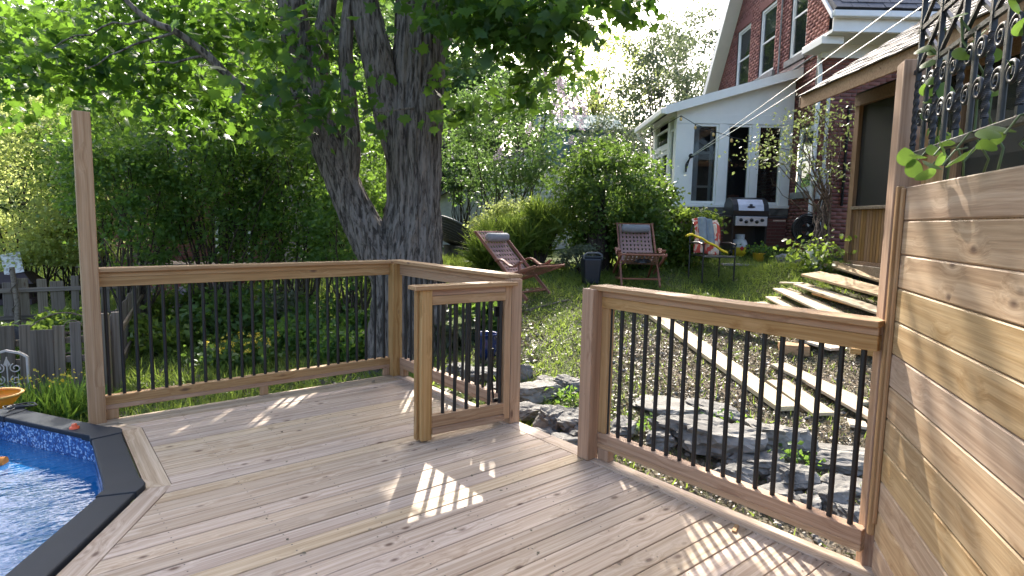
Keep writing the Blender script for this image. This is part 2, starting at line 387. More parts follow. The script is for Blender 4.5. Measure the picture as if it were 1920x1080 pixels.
def leaf_mesh(name, pts, size, mat, tmpl=T_RHOMB, up=.8, droop=.5, var=.35, rnd=None):
    pts = np.asarray(pts, float); n = len(pts)
    nr = unit(RG.normal(size=(n, 3)) + np.array([0, 0, up]))
    t = RG.normal(size=(n, 3)) + np.array([0, 0, -droop]); t = unit(t - nr * (t * nr).sum(1, keepdims=True))
    s = np.cross(t, nr); sz = (size * (1 + var * (RG.random(n) * 2 - 1)))[:, None, None]
    tv, tf = tmpl; k = len(tv)
    V = (tv[None, :, 0:1] * s[:, None] + tv[None, :, 1:2] * t[:, None] + tv[None, :, 2:3] * nr[:, None]) * sz + pts[:, None]
    F = (tf[None] + (np.arange(n) * k)[:, None, None]).reshape(-1, 3)
    if rnd is None: rnd = RG.random(n)
    return mesh_np(name, V.reshape(-1, 3), F, mat, np.repeat(rnd, len(tf)))

def leaves(name, pts, size, mat, parent, **kw):
    pts = np.asarray(pts); c = pts.mean(0)
    o = bpy.data.objects.new(name, leaf_mesh(name, pts - c, size, mat, **kw))
    link(o, parent, Matrix.Translation(Vector(c))); o['kind'] = 'stuff'
    return o

def clump_pts(c, r, ncl, n, rc=.22, shell=.55, zmin=None):
    """leaf positions gathered in sub-clumps spread through an ellipsoid, thicker towards its skin"""
    d = unit(RG.normal(size=(ncl, 3))); q = shell + (1 - shell) * RG.random((ncl, 1)) ** .7
    cc = np.array(c) + d * q * np.array(r)
    k = RG.integers(0, ncl, n)
    rr = rc * np.mean(r) * (.6 + .8 * RG.random(ncl))
    p = cc[k] + RG.normal(size=(n, 3)) * rr[k][:, None] * np.array([1, 1, .62]) * .75
    if zmin is not None: p = p[p[:, 2] > zmin]
    return p, cc

GAPS = [(-4.3, 7.3, .55, .4), (-3.3, 7.0, .25, .2), (-5.4, 8.7, .3, .25), (-6.8, 8.0, .8, .7)]
def let_sun(p):
    ys_ = p[:, 1] - (p[:, 2] + .5) * 1.28; xs_ = p[:, 0] + (p[:, 2] + .5) * .0335; k = np.ones(len(p), bool)
    for x, y, a, b in GAPS: k &= ((xs_ - x) / a) ** 2 + ((ys_ - y) / b) ** 2 > 1
    return p[k | (p[:, 1] < 9.3)]

def limb(mb, p0, p1, r0, r1, n=6, sag=.15, seg=6, seed=0):
    rr = random.Random(seed); p0 = Vector(p0); p1 = Vector(p1); L = (p1 - p0).length
    pts = []; rad = []
    a = Vector((rr.uniform(-1, 1), rr.uniform(-1, 1), rr.uniform(-.3, 1))) * sag * L
    for i in range(seg + 1):
        t = i / seg; pts.append(p0.lerp(p1, t) + a * math.sin(math.pi * t) * .5 + Vector((rr.uniform(-1, 1), rr.uniform(-1, 1), rr.uniform(-1, 1))) * .02 * L * (0 < i < seg)); rad.append(r0 + (r1 - r0) * t)
    mb.tube(pts, rad, n)

def shrub(name, label, cat, base, c, r, ncl, n, size, mat, stems=14, group=None, rc=.22, shell=.5, r0=.02, trunk=None, tmpl=T_RHOMB, up=.8, droop=.5, zmin=None, stem_mat=None, crown_name='crown'):
    t = thing(name, label, cat, base, group=group)
    p, cc = clump_pts(c, r, ncl, n, rc, shell, zmin); p = let_sun(p)
    leaves(crown_name, p, size, mat, t, tmpl=tmpl, up=up, droop=droop)
    mb = MB(); b = Vector(base)
    if trunk:
        top = Vector((base[0], base[1], c[2] - r[2] * .25)); limb(mb, b - Vector((0, 0, .15)), top, trunk, trunk * .55, 10, .06, 8, len(name) + int(abs(base[0]) * 10))
        for i in range(stems):
            q = cc[i % ncl]; f = .45 + .5 * (i / max(1, stems)); s0 = b.lerp(top, f); limb(mb, s0, q, trunk * .3, .012, 5, .12, 5, i)
    else:
        for i in range(stems):
            q = cc[i % ncl]; j = Vector((RG.normal() * .12 * r[0], RG.normal() * .12 * r[1], -.1)); limb(mb, b + j, q, r0, .006, 5, .2, 6, i)
    mb.build('trunk' if trunk else 'stems', stem_mat or (M['bark'] if trunk else M['stem']), t)
    return t, cc

# ------------------------------------------------------------------ ground
def sst(x, a, b):
    t = np.clip((np.asarray(x, float) - a) / (b - a), 0, 1); return t * t * (3 - 2 * t)
def gz(X, Y):
    X = np.asarray(X, float); Y = np.asarray(Y, float)
    t = sst(X + .6 * np.maximum(0, Y - 9), -2.2, .8); k = sst(X, 1.2, 3.2)
    zr = -.88 + .14 * np.minimum(Y, 10.5) + k * .14 * np.clip(Y - 10.5, 0, 3.0) + .01 * np.maximum(0, Y - 13.5)
    zl = -.8 + .03 * np.minimum(Y, 30)
    return zr * t + zl * (1 - t) + .38 * sst(X, 3.3, 4.3) * (1 - sst(Y, 9.5, 11)) * sst(Y, 5.2, 6.8)
def bare(X, Y):
    """how worn the lawn is: bare and strewn with clippings beside the deck, green farther off"""
    b = sst(X, .2, 1.4) * (1 - sst(Y, 6.8, 9.2)) * .85
    return np.maximum(b, .35 * np.exp(-((X + .1) ** 2 + (Y - 7.2) ** 2) / 1.2))
PC = DK @ Vector((-4.19, -.80, 0)); PR = 2.05                      # pool centre and radius
xs = np.unique(np.concatenate([np.linspace(-220, -30, 12), np.linspace(-30, -10, 26), np.arange(-10, 9.01, .2), np.linspace(9, 40, 26), np.linspace(40, 220, 10)]))
ys = np.unique(np.concatenate([np.linspace(-60, -4, 12), np.arange(-4, 15.01, .2), np.linspace(15, 45, 40), np.linspace(45, 260, 14)]))
GX, GY = np.meshgrid(xs, ys); GZ = gz(GX, GY)
bump_ = np.array([noise.noise(Vector((x * .9, y * .9, 0))) for x, y in zip(GX.ravel(), GY.ravel())]).reshape(GX.shape)
GZ = GZ + .010 * bump_
GZ = np.where((GX - PC.x) ** 2 + (GY - PC.y) ** 2 < (PR - .12) ** 2, -1.5, GZ)
nx, ny = len(xs), len(ys); ii = np.arange(nx * ny).reshape(ny, nx)
F = np.stack([ii[:-1, :-1], ii[:-1, 1:], ii[1:, 1:], ii[1:, :-1]], -1).reshape(-1, 4)
gm_ = mesh_np('ground', np.stack([GX, GY, GZ], -1).reshape(-1, 3), F, M['ground'], smooth=True)
ba = gm_.attributes.new('bare', 'FLOAT', 'POINT'); ba.data.foreach_set('value', bare(GX, GY).ravel().astype(np.float32))
tag(link(bpy.data.objects.new('ground', gm_), None, ID), kind='structure')
def G(x, y, dz=0): return (x, y, float(gz(x, y)) + dz)

# ------------------------------------------------------------------ pool
def poly12(ap, z=0, a0=-1.0):
    r = ap / math.cos(R(15)); return [Vector((-4.19 + r * math.cos(R(a0 + 15 + 30 * k)), -.80 + r * math.sin(R(a0 + 15 + 30 * k)), z)) for k in range(12)]
AP = PR * math.cos(R(15))
pool = thing('swimming_pool', 'round above-ground pool with faceted charcoal ledge and blue mosaic liner', 'pool', (-4.19, -.80, -1.2), DK)
mb = MB()
w_in = poly12(AP - .15, 0)
for k in range(12):
    a, b = w_in[k], w_in[(k + 1) % 12]
    mb.add([(a.x, a.y, -1.2), (b.x, b.y, -1.2), (b.x, b.y, -.005), (a.x, a.y, -.005)], [(0, 1, 2, 3)])
mb.add([(p.x, p.y, -1.2) for p in w_in], [tuple(range(12))])
mb.build('liner', M['liner'], pool, DK, center=False)
mb = MB(); w_out = poly12(AP - .06)
for k in range(12):
    a, b = w_out[k], w_out[(k + 1) % 12]
    mb.add([(a.x, a.y, -1.3), (b.x, b.y, -1.3), (b.x, b.y, -.02), (a.x, a.y, -.02)], [(0, 1, 2, 3)])
mb.build('pool_wall', M['cap'], pool, DK, center=False)
pi, po_ = poly12(AP - .165), poly12(AP)
for k in range(12):
    a, b, c, d = pi[k], pi[(k + 1) % 12], po_[(k + 1) % 12], po_[k]
    e = (b - a).normalized() * .055
    e2 = (c - d).normalized() * .07
    mb = MB(); q = [a + e, b - e, c - e2, d + e2]
    mb.add([(p.x, p.y, -.012) for p in q] + [(p.x, p.y, .022) for p in q], [(3, 2, 1, 0), (4, 5, 6, 7), (0, 1, 5, 4), (1, 2, 6, 5), (2, 3, 7, 6), (3, 0, 4, 7)])
    mb.build('ledge', M['cap'], pool, DK, bevel=.008)
    # joint cover over each corner
    p0 = pi[k] * 1.0; p1 = po_[k]; tA = (pi[(k + 1) % 12] - pi[k]).normalized(); tB = (pi[k - 1] - pi[k]).normalized()
    out = (p1 - Vector((-4.19, -.8, 0))).normalized() * .006
    q = [p0 + tB * .085 - out, p0 - out, p0 + tA * .085 - out, p1 + tA * .095 + out, p1 + tA * .02 + out * 2, p1 + tB * .02 + out * 2, p1 + tB * .095 + out]
    n = len(q); mb = MB()
    mb.add([(p.x, p.y, -.016) for p in q] + [(p.x, p.y, .028) for p in q], [tuple(range(n))[::-1], tuple(range(n, 2 * n))] + [(i, (i + 1) % n, n + (i + 1) % n, n + i) for i in range(n)])
    mb.build('ledge_joint', M['cap'], pool, DK, bevel=.006)
mb = MB(); wv = poly12(AP - .152)
mb.add([(p.x, p.y, -.155) for p in wv], [tuple(range(12))])
tag(mb.build('water', M['water'], None, DK), kind='structure')
# things on the ledge and in the water
dk = lambda x, y, z=0: DK @ Vector((x, y, z))
v = Vector((-3.204,3.720,-0.028)); v.z = -.155
nd = MB(); nd.tube([v + Vector((-1.1, -.25, .012)), v + Vector((-.5, -.09, .012)), v + Vector((.0, 0, .012))], .033, 14)
tag(nd.build('pool_noodle', plain('orange foam', (.75, .26, .04), .8), None), 'orange foam pool noodle floating in the pool', 'pool noodle')
v = Vector((-2.883,3.898,0.000)); v.z = .022
pg = MB(); pg.lathe([(.0, .03), (.014, .03), (.016, .024), (.016, .012), (.028, .011), (.03, .0)], 12, Matrix.Translation(v))
tag(pg.build('drain_plug', plain('orange plastic', (.85, .12, .03), .4), None), 'small bright orange plastic plug lying on the charcoal pool ledge', 'plug')
cb = MB(); c0 = Vector((-3.568,4.289,0.000)); c0.z = .03
for j in range(4):
    pts = []
    for i in range(26):
        a = i / 25 * 2 * math.pi * 1.0 + j; r = .055 + .012 * math.sin(3 * a + j)
        pts.append((c0.x + math.cos(a) * r * 1.3 + .05 * (j - 1.5) * .6, c0.y + math.sin(a) * r * .7 + .006 * j, .028 + .006 * j))
    cb.tube(pts, .005, 6)
cb.tube([(c0.x, c0.y - .02, .035), (c0.x + .01, c0.y - .10, .034), (c0.x + .02, c0.y - .155, .02), (c0.x + .02, c0.y - .17, -.06)], .004, 6)
tag(cb.build('cord', M['black'], None), 'tangled black cord lying on the pool ledge', 'cord')

# ------------------------------------------------------------------ deck
deck = thing('wooden_deck', 'new cedar deck with long pale boards and mitred border round the pool', 'deck', (-1.2, -2, -.3), DK)
GAP = .004; BW = .110
def poly_right(y, ap):
    """x of the right hand side of the 12-gon at height y"""
    P_ = poly12(ap); best = -4.6
    for k in range(12):
        a, b = P_[k], P_[(k + 1) % 12]
        if (a.y - y) * (b.y - y) <= 0 and abs(a.y - b.y) > 1e-9:
            best = max(best, a.x + (b.x - a.x) * (y - a.y) / (b.y - a.y))
    return best
BD0, BD1 = AP + .012, AP + .125
def fence_x(y): return .07 + (y + 4.06) / .552 * .834
def board(name, x0a, x0b, x1a, x1b, y0, y1, z1=0.0, th=.026):
    """plank along x between y0 (near) and y1 (far); x0a/x1a ends at y0, x0b/x1b at y1"""
    c = .0025; cx = (x0a + x1a) / 2; cy = (y0 + y1) / 2
    vs = []
    for z, i in ((-th, 0), (-c, 0), (0, c)):
        vs += [(x0a - cx + i, y0 - cy + i, z), (x1a - cx - i, y0 - cy + i, z), (x1b - cx - i, y1 - cy - i, z), (x0b - cx + i, y1 - cy - i, z)]
    fs = [(3, 2, 1, 0), (8, 9, 10, 11)]
    for l in (0, 4): fs += [(l + i, l + (i + 1) % 4, l + 4 + (i + 1) % 4, l + 4 + i) for i in range(4)]
    me = bpy.data.meshes.new(name); me.from_pydata(vs, [], fs); me.materials.append(M['deck'])
    return link(bpy.data.objects.new(name, me), deck, DK @ Matrix.Translation((cx, cy, z1)))
y = .055; k = 0
while y > -6.3:
    y1 = y - GAP; y0 = y - BW
    if k == 0: xl = lambda q: -2.36
    else: xl = lambda q: max(poly_right(q, BD1 + .004) if q < -.22 else (poly_right(q, BD1 + .004) if poly_right(q, BD1 + .004) > -2.36 else -2.36), -4.6)
    xr = (lambda q: -.030) if y0 > -4.06 else (lambda q: min(-.030, fence_x(q) + .04))
    board('deck_board', xl(y0), xl(y1), xr(y0), xr(y1), y0, y1, random.uniform(-.0012, .0012)); y -= BW; k += 1
# border boards, right edge and round the pool
for a, b in ((-4.08, -2.06), (-2.056, .055)):
    bar('border_board', (.0325, a, -.013), (.0325, b, -.013), .117, .026, M['deck'], deck, DK)
A, B = poly12(BD0), poly12(BD1)
for k in range(12):
    a, b, c, d = A[k], A[(k + 1) % 12], B[(k + 1) % 12], B[k]
    if k not in (11, 0, 10, 9): continue
    m_ = (a + b + c + d) / 4; ex = (b - a).normalized(); ey = Vector((-ex.y, ex.x, 0))
    if k == 0:   # cut short where it meets the tall post
        b = a + ex * .26; c = d + (c - d).normalized() * .16
    g = ex * .001
    q = [a + g, b - g, c - g, d + g]; loc = [((p - m_).dot(ex), (p - m_).dot(ey)) for p in q]
    mb = MB(); mb.prism(loc if True else loc, .026)
    me = bpy.data.meshes.new('border_board'); me.from_pydata(mb.v, [], mb.f); me.materials.append(M['deck'])
    Mx = Matrix(((ex.x, ey.x, 0, m_.x), (ex.y, ey.y, 0, m_.y), (0, 0, 1, -.0255), (0, 0, 0, 1)))
    bm = bmesh.new(); bm.from_mesh(me); bmesh.ops.recalc_face_normals(bm, faces=bm.faces); bm.to_mesh(me); bm.free()
    link(bpy.data.objects.new('border_board', me), deck, DK @ Mx)
sc_ = MB(); y = .055 - BW / 2
while y > -5.6:
    for xj in [-.05] + [-.18 - .405 * i for i in range(8)]:
        if xj < poly_right(y, BD1) + .03 or (y < -4.06 and xj > fence_x(y)): continue
        for dy_ in (-.03, .03): sc_.add([(xj + .0042 * math.cos(a), y + dy_ + .0042 * math.sin(a), .0026) for a in (0, 1.05, 2.1, 3.14, 4.2, 5.25)], [(0, 1, 2, 3, 4, 5)])
    y -= BW
tag(sc_.build('screws', plain('dark screw head', (.07, .055, .045), .5), deck, DK), kind='stuff')
bar('fascia', (.098, -4.08, -.13), (.098, .05, -.13), .02, .2, M['cedar'], deck, DK)
bar('fascia', (-2.36, .062, -.13), (.10, .062, -.13), .02, .2, M['cedar'], deck, DK)
for i in range(9):
    bar('joist', (-2.1 + .27 * i, -4.0 if i > 1 else -.3, -.12), (-2.1 + .27 * i, .045, -.12), .038, .184, M['cedar'], deck, DK)
for x_, y_ in ((.04, -.1), (.04, -1.9), (.04, -3.7), (-2.2, 0), (-1.1, 0)):
    wz = DK @ Vector((x_, y_, 0)); post('support_post', x_ - .045, x_ + .045, y_ - .045, y_ + .045, min(-.25, float(gz(wz.x, wz.y)) - .1), -.03, M['cedar'], deck, DK)

# ------------------------------------------------------------------ railings
RT = 1.07
_bal = {}
def baluster(parent, x, y, z0, z1, F=DK, r=.012):
    key = round(z1 - z0, 3)
    if key not in _bal:
        mb = MB(); mb.tube([(0, 0, 0), (0, 0, z1 - z0)], r, 12)
        me = bpy.data.meshes.new('baluster'); me.from_pydata(mb.v, [], mb.f); me.polygons.foreach_set('use_smooth', mb.sm); me.materials.append(M['black']); _bal[key] = me
    return link(bpy.data.objects.new('baluster', _bal[key]), parent, F @ Matrix.Translation((x, y, z0)))

def rail_run(t, p0, p1, inward, F=DK, n=20, top=RT, end0=.05, end1=.05, cap=True, cw=.14, cx0=0, cx1=0, low=(.073, .105, .168), hi=(.94, 1.006, 1.044)):
    """rails, cap and balusters between p0 and p1; inward = unit vector to the deck side"""
    p0 = Vector((*p0, 0)); p1 = Vector((*p1, 0)); d = (p1 - p0).normalized(); w = Vector((*inward, 0)); c = M['cedar']
    def B_(nm, z0, z1, off, wd, e0=0, e1=0):
        a = p0 + w * off - d * e0 + Vector((0, 0, (z0 + z1) / 2)); b = p1 + w * off + d * e1 + Vector((0, 0, (z0 + z1) / 2))
        return bar(nm, a, b, wd, z1 - z0, c, t, F)
    B_('bottom_rail', low[0], low[1] - .0005, -.004, .072); B_('bottom_rail', low[1], low[2], .0, .064)
    B_('top_rail', hi[0], hi[1] - .0005, .0, .064); B_('top_rail', hi[1], hi[2] - .0005, -.008, .078)
    if cap: B_('cap_rail', hi[2], top, 0.0, cw, cx0, cx1)
    L = (p1 - p0).length
    for i in range(n):
        q = p0 + d * (end0 + (L - end0 - end1) * i / (n - 1)); baluster(t, q.x, q.y, low[2] - .01, hi[0] + .01, F)

t = thing('deck_railing', 'cedar railing with black balusters below the maple, tall bare post at its end', 'railing', (-1.1, .06, 0), DK)
post('tall_post', -2.345, -2.247, -.030, .064, -.35, 2.104, M['cedar'], t, DK)
rail_run(t, (-2.247, .062), (-.035, .062), (0, -1), n=25, end0=.034, end1=.045, cx0=-.001, cx1=.0)
post('support_block', -2.244, -2.166, .03, .054, .001, .072, M['cedar'], t, DK); post('support_block', -1.20, -1.135, .03, .054, .001, .072, M['cedar'], t, DK); post('support_block', -.10, -.04, .03, .054, .001, .072, M['cedar'], t, DK)
post('corner_post', -.035, .060, -.035, .060, .001, 1.044, M['cedar'], t, DK)

t = thing('deck_railing', 'short cedar railing with black balusters running from corner post to the open gate', 'railing', (.03, -.85, 0), DK)
rail_run(t, (.062, -.037), (.062, -1.612), (-1, 0), n=17, end0=.06, end1=.05, cx0=.165, cx1=.04)
post('support_block', .03, .09, -.10, -.04, .001, .072, M['cedar'], t, DK)
post('hinge_post', -.002, .09, -1.702, -1.612, .001, 1.043, M['cedar'], t, DK)

# gate swung open onto the deck
GA = DK @ Matrix.Translation((-.006, -1.683, 0)) @ Matrix.Rotation(R(180 - 4.5), 4, 'Z')
t = thing('deck_gate', 'small cedar gate with black balusters standing open on the deck', 'gate', (.35, 0, .03), GA)
GW = .70
post('stile', 0.0, .055, -.045, .02, .045, 1.0, M['cedar'], t, GA); post('stile', GW - .075, GW, -.05, .035, .012, 1.0, M['cedar'], t, GA)
post('batten', GW - .001, GW + .018, -.045, -.005, .012, .998, M['cedar'], t, GA)
for nm, z0, z1, y0, y1 in (('bottom_rail', .045, .088, -.03, .04), ('bottom_rail', .0885, .168, -.025, .03), ('top_rail', .90, .958, -.028, .03), ('top_rail', .9585, 1.0, -.03, .025)):
    bar(nm, (.056, (y0 + y1) / 2, (z0 + z1) / 2), (GW - .076, (y0 + y1) / 2, (z0 + z1) / 2), y1 - y0, z1 - z0, M['cedar'], t, GA)
bar('cap_rail', (-.03, -.005, 1.0135), (GW + .05, -.005, 1.0135), .125, .026, M['cedar'], t, GA)
for i in range(7): baluster(t, .075 + (GW - .155) * i / 6, .0, .16, .905, GA)
MB().tube([(.03, -.03, .10), (.09, -.055, .17), (.10, -.06, .30), (.10, -.06, .55)], .008, 8).box(.055, .1, -.05, -.032, .12, .19).box(.055, .1, -.05, -.032, .78, .85).build('hinge', M['black'], t, GA)

t = thing('deck_railing', 'cedar railing with black balusters between gate opening and the board fence', 'railing', (.03, -3.3, 0), DK)
post('gate_post', -.047, .045, -2.507, -2.418, .001, 1.052, M['cedar'], t, DK)
post('batten', .046, .066, -2.49, -2.45, .1, 1.04, M['cedar'], t, DK)
rail_run(t, (.062, -2.508), (.062, -4.02), (-1, 0), n=17, end0=.05, end1=.06, cx0=.06, cx1=.012, cw=.15)
post('support_block', .03, .09, -2.60, -2.515, .001, .072, M['cedar'], t, DK)
bar('inner_post', (.062, -2.535, .169), (.062, -2.535, .939), .05, .06, M['cedar'], t, DK, up=(0, 1, 0))

# ------------------------------------------------------------------ board fence beside the deck, with its own axes: x along it towards the house side, y to the deck
FE = Matrix.Translation((1.545, 2.44, 0)) @ Matrix.Rotation(R(180 + 90 - 17.1), 4, 'Z')   # local +x runs from the tall post back past the camera
t = thing('board_fence', 'tall privacy fence of horizontal knotty cedar boards on the deck edge', 'fence', (1.2, 0, 0), FE)
FT = 1.606; BH = .1335
# local y: +y is away from the deck or to it, found from the frame
side = 1.0 if (FE.to_3x3() @ Vector((0, 1, 0))).x < 0 else -1.0
for k in range(12):
    z1 = FT - BH * k; z0 = z1 - BH + .0035
    if z0 < .0: z0 = .006
    o = bar('fence_board', (.012, -side * .012, (z0 + z1) / 2), (2.6, -side * .012, (z0 + z1) / 2), .022, z1 - z0, M['fencewood'], t, FE, ch=.005)
bar('edge_trim', (.003, side * .012, .16), (.003, side * .012, FT + .004), .028, .024, M['cedar'], t, FE, up=(0, 1, 0))
bar('edge_trim', (.029, side * .007, .22), (.029, side * .007, FT - .005), .018, .014, M['cedar'], t, FE, up=(0, 1, 0))
bar('tall_post', (-.075, -side * .022, -.5), (-.075, -side * .022, 2.105), .098, .098, M['cedar'], t, FE, up=(0, 1, 0))
bar('side_stud', (.03, -side * .085, .0), (.03, -side * .085, 1.83), .04, .06, M['cedar'], t, FE, up=(0, 1, 0))
for x_ in (1.3, 2.5): bar('fence_post', (x_, -side * .072, -.5), (x_, -side * .072, 1.6), .09, .09, M['cedar'], t, FE, up=(0, 1, 0))
bar('back_rail', (.06, -side * .034, 1.55), (2.6, -side * .034, 1.55), .02, .06, M['cedar'], t, FE)

# wrought iron panel above the fence
t = thing('wrought_iron_grille', 'black wrought iron grille of scrolls and twisted bars above the board fence', 'iron grille', (.8, -side * .02, 1.69), FE)
IY = -side * .012; IZ0, IZ1 = 1.725, 2.36
MB().box(-.035, 1.9, IY - .012, IY + .012, IZ0 - .012, IZ0 + .012).build('bottom_bar', M['iron'], t, FE, bevel=.003)
MB().box(-.035, -.012, IY - .014, IY + .014, IZ0 - .024, IZ0 + .014).build('end_knob', M['iron'], t, FE, bevel=.004)
MB().box(-.03, 1.9, IY - .016, IY + .016, IZ1 - .012, IZ1 + .014).build('top_bar', M['iron'], t, FE, bevel=.003)
for zz in (2.05, 2.205): MB().box(-.02, 1.9, IY - .006, IY + .006, zz - .008, zz + .008).build('cross_bar', M['iron'], t, FE)
def twist(x, z0, z1, r=.0085):
    mb = MB(); n = 60; vs = []; fs = []
    for i in range(n + 1):
        a = 5 * math.pi * i / n if .12 < i / n < .88 else 0
        for k in range(4):
            b = a + math.pi / 4 + k * math.pi / 2; vs.append((x + r * 1.3 * math.cos(b), IY + r * 1.3 * math.sin(b), z0 + (z1 - z0) * i / n))
    for i in range(n):
        for k in range(4): fs.append((i * 4 + k, i * 4 + (k + 1) % 4, i * 4 + 4 + (k + 1) % 4, i * 4 + 4 + k))
    mb.add(vs, fs); return mb
def scroll(x, z, flip, s=.032, tail=-.12):
    pts = []
    for i in range(34):
        a = i / 33 * 2 * math.pi * 1.6; r = s * (1 - .75 * i / 33)
        pts.append((x + flip * (s - r * math.cos(a)) * 1.0, IY, z + r * math.sin(a)))
    return [(x, IY, z + tail)] + pts
i = 0; x_ = .02
while x_ < 1.85:
    twist(x_, IZ0, 2.05).build('twisted_bar', M['iron'], t, FE)
    MB().box(x_ - .008, x_ + .008, IY - .008, IY + .008, 2.05, IZ1).build('upright', M['iron'], t, FE)
    c = x_ + .105
    MB().box(c - .006, c + .006, IY - .006, IY + .006, IZ0, 2.05).build('plain_bar', M['iron'], t, FE)
    for zz in (1.98, 1.86):
        for fl in (-1, 1): MB().tube(scroll(c + fl * .008, zz, fl, .036), .0065, 6).build('scroll', M['iron'], t, FE)
    MB().bar((x_, IY, 2.055), (x_ + .21, IY, 2.20), .012, .012).build('lattice_bar', M['iron'], t, FE); MB().bar((x_, IY + .008, 2.20), (x_ + .21, IY + .008, 2.055), .012, .012).build('lattice_bar', M['iron'], t, FE)
    MB().bar((x_, IY, 2.21), (x_ + .21, IY, 2.35), .012, .012).build('lattice_bar', M['iron'], t, FE); MB().bar((x_, IY + .008, 2.35), (x_ + .21, IY + .008, 2.21), .012, .012).build('lattice_bar', M['iron'], t, FE)
    x_ += .21
# heart-leaved vine climbing through the panel
t = thing('leafy_vine', 'green vine with heart-shaped leaves growing through the iron grille', 'vine', (.7, -side * .1, 1.3), FE)
def heart():
    o_ = []
    for i in range(18):
        a = -math.pi / 2 + 2 * math.pi * i / 18
        r = .5 * (1 - .28 * math.sin(a)); o_.append((r * math.cos(a) * .95, r * math.sin(a)))
    o_ = [(x, -y) for x, y in o_]
    # notch at the stalk, drawn-out tip
    o_ = [(x, y + (.35 * max(0, .5 - abs(x)) * (1 if y > .2 else 0)) - (.22 if y < -.4 else 0) * (1 - abs(x) * 2)) for x, y in o_]
    return [(x, y, -.25 * abs(x) ** 1.5 - .12 * y * y) for x, y in o_]
hv_ = [(0, -.05, .05)] + heart()
hme = mesh_np('leaf', np.array(hv_), np.array([(0, i + 1, (i + 1) % 18 + 1) for i in range(18)]), M['lf_vine'], np.full(18, .5), smooth=True)
hme2 = mesh_np('leaf', np.array(hv_), np.array([(0, i + 1, (i + 1) % 18 + 1) for i in range(18)]), M['lf_vine'], np.full(18, .95), smooth=True)
rr = random.Random(5); vm = MB(); tips = []
for j in range(9):
    x0 = .1 + .16 * j; pts = []; z = 1.62
    for i in range(9):
        pts.append((x0 + rr.uniform(-.05, .05) + i * .012 * (-1) ** j, -side * (.10 - .012 * i) + rr.uniform(-.02, .02), z)); z += .068 * rr.uniform(.6, 1.2)
        if i > 1 and rr.random() < .8: tips.append(pts[-1])
    vm.tube(pts, [.004] * 9, 5)
for j, (xs_, zs_) in enumerate(((.27, 1.70), (.33, 1.64), (.42, 1.70), (.50, 1.66), (.60, 1.70), (.66, 1.655), (.78, 1.68), (.9, 1.7))):
    tips += [(xs_, side * .03, zs_), (xs_ + .05, side * .05, zs_ - .02)]
    vm.tube([(xs_, -side * .03, zs_ + .04), (xs_ + .02, side * .01, zs_ + .03), (xs_ + .05, side * .05, zs_ - .02)], .003, 5)
vm.build('stems', plain('green stem', (.10, .14, .04), .6), t, FE)
for j, p in enumerate(tips):
    s = rr.uniform(.042, .07); o = bpy.data.objects.new('leaf', hme if j % 3 else hme2)
    Mx = Matrix.Translation((p[0] + rr.uniform(-.03, .03), p[1] + side * rr.uniform(-.01, .04), p[2])) @ Matrix.Rotation(rr.uniform(0, 6.28), 4, 'Z') @ Matrix.Rotation(rr.uniform(.2, 1.3), 4, 'X') @ Matrix.Scale(s, 4)
    link(o, t, FE @ Mx)

# ------------------------------------------------------------------ brick house
HX, HY0, HY1 = 6.10, 12.40, 19.30
def roofz(y): return min(5.4 + 1.1 * (y - 11.6), 5.39 + 1.23 * (19.2 - y))
house = thing('brick_house', 'red brick gabled house with white rake boards and tall upstairs windows', 'house', (9.0, 16, .8))
GW_ = [(16.50, 17.44, 5.14, 6.77), (14.93, 15.85, 5.16, 6.80), (13.35, 14.12, 5.16, 6.95), (12.63, 13.36, 2.20, 3.55)]   # Y0,Y1,z0,z1 on the gable wall
BL, BHt = .22, .0755
near, rest, mort = [], [], MB()
def in_win(a, b, z):
    for y0, y1, z0, z1 in GW_:
        if b > y0 + .02 and a < y1 - .02 and z > z0 - .03 and z < z1 - .01: return (y0, y1)
    return None
z = .72; row = 0
while z < 9.8:
    y = HY0 + (0 if row % 2 else -.11)
    while y < HY1:
        a, b = max(y, HY0), min(y + BL, HY1)
        zc = z + BHt / 2
        segs = [(a, b)]
        for y0, y1, z0, z1 in GW_:
            if z0 - .02 < zc < z1 + .005:
                ns = []
                for p, q in segs:
                    if q <= y0 or p >= y1: ns.append((p, q))
                    else:
                        if p < y0: ns.append((p, y0))
                        if q > y1: ns.append((y1, q))
                segs = ns
        for p, q in segs:
            if q - p < .02 or zc > roofz((p + q) / 2) - .06: continue
            mort.add([(HX + .012, p, z), (HX + .012, q, z), (HX + .012, q, z + BHt), (HX + .012, p, z + BHt)], [(0, 3, 2, 1)])
            (near if len(segs) == 1 and q - p > .2 else rest).append((0, p, q, z))
        y += BL
    # front face, towards the deck
    x = HX + (0 if row % 2 else -.11)
    while x < 9.0 and z < 5.0:
        a, b = max(x, HX), x + BL
        mort.add([(a, HY0 + .012, z), (b, HY0 + .012, z), (b, HY0 + .012, z + BHt), (a, HY0 + .012, z + BHt)], [(0, 1, 2, 3)])
        (near if b - a > .2 else rest).append((1, a, b, z)); x += BL
    z += BHt; row += 1
mort.build('wall', M['mortar'], house)
def score(b):
    f, p, q, z = b
    if f == 1: return 12.4 + (0 if 1.4 < z < 5 and p < 7.3 else 50)
    vis = (z > 4.75 and z < 6.4) or (p < 13.5 and z > 1.2)
    return p + (0 if vis else 50)
near.sort(key=score); rest += near[300:]; near = near[:300]
bv = [(-.104, 0, 0), (.104, 0, 0), (.104, 0, .065), (-.104, 0, .065), (-.104, .015, 0), (.104, .015, 0), (.104, .015, .065), (-.104, .015, .065)]
bf = [(0, 1, 2, 3), (0, 4, 5, 1), (1, 5, 6, 2), (2, 6, 7, 3), (3, 7, 4, 0)]
bme = mesh_np('brick', np.array(bv), np.array(bf), M['brick'], np.zeros(5))
rr = random.Random(3)
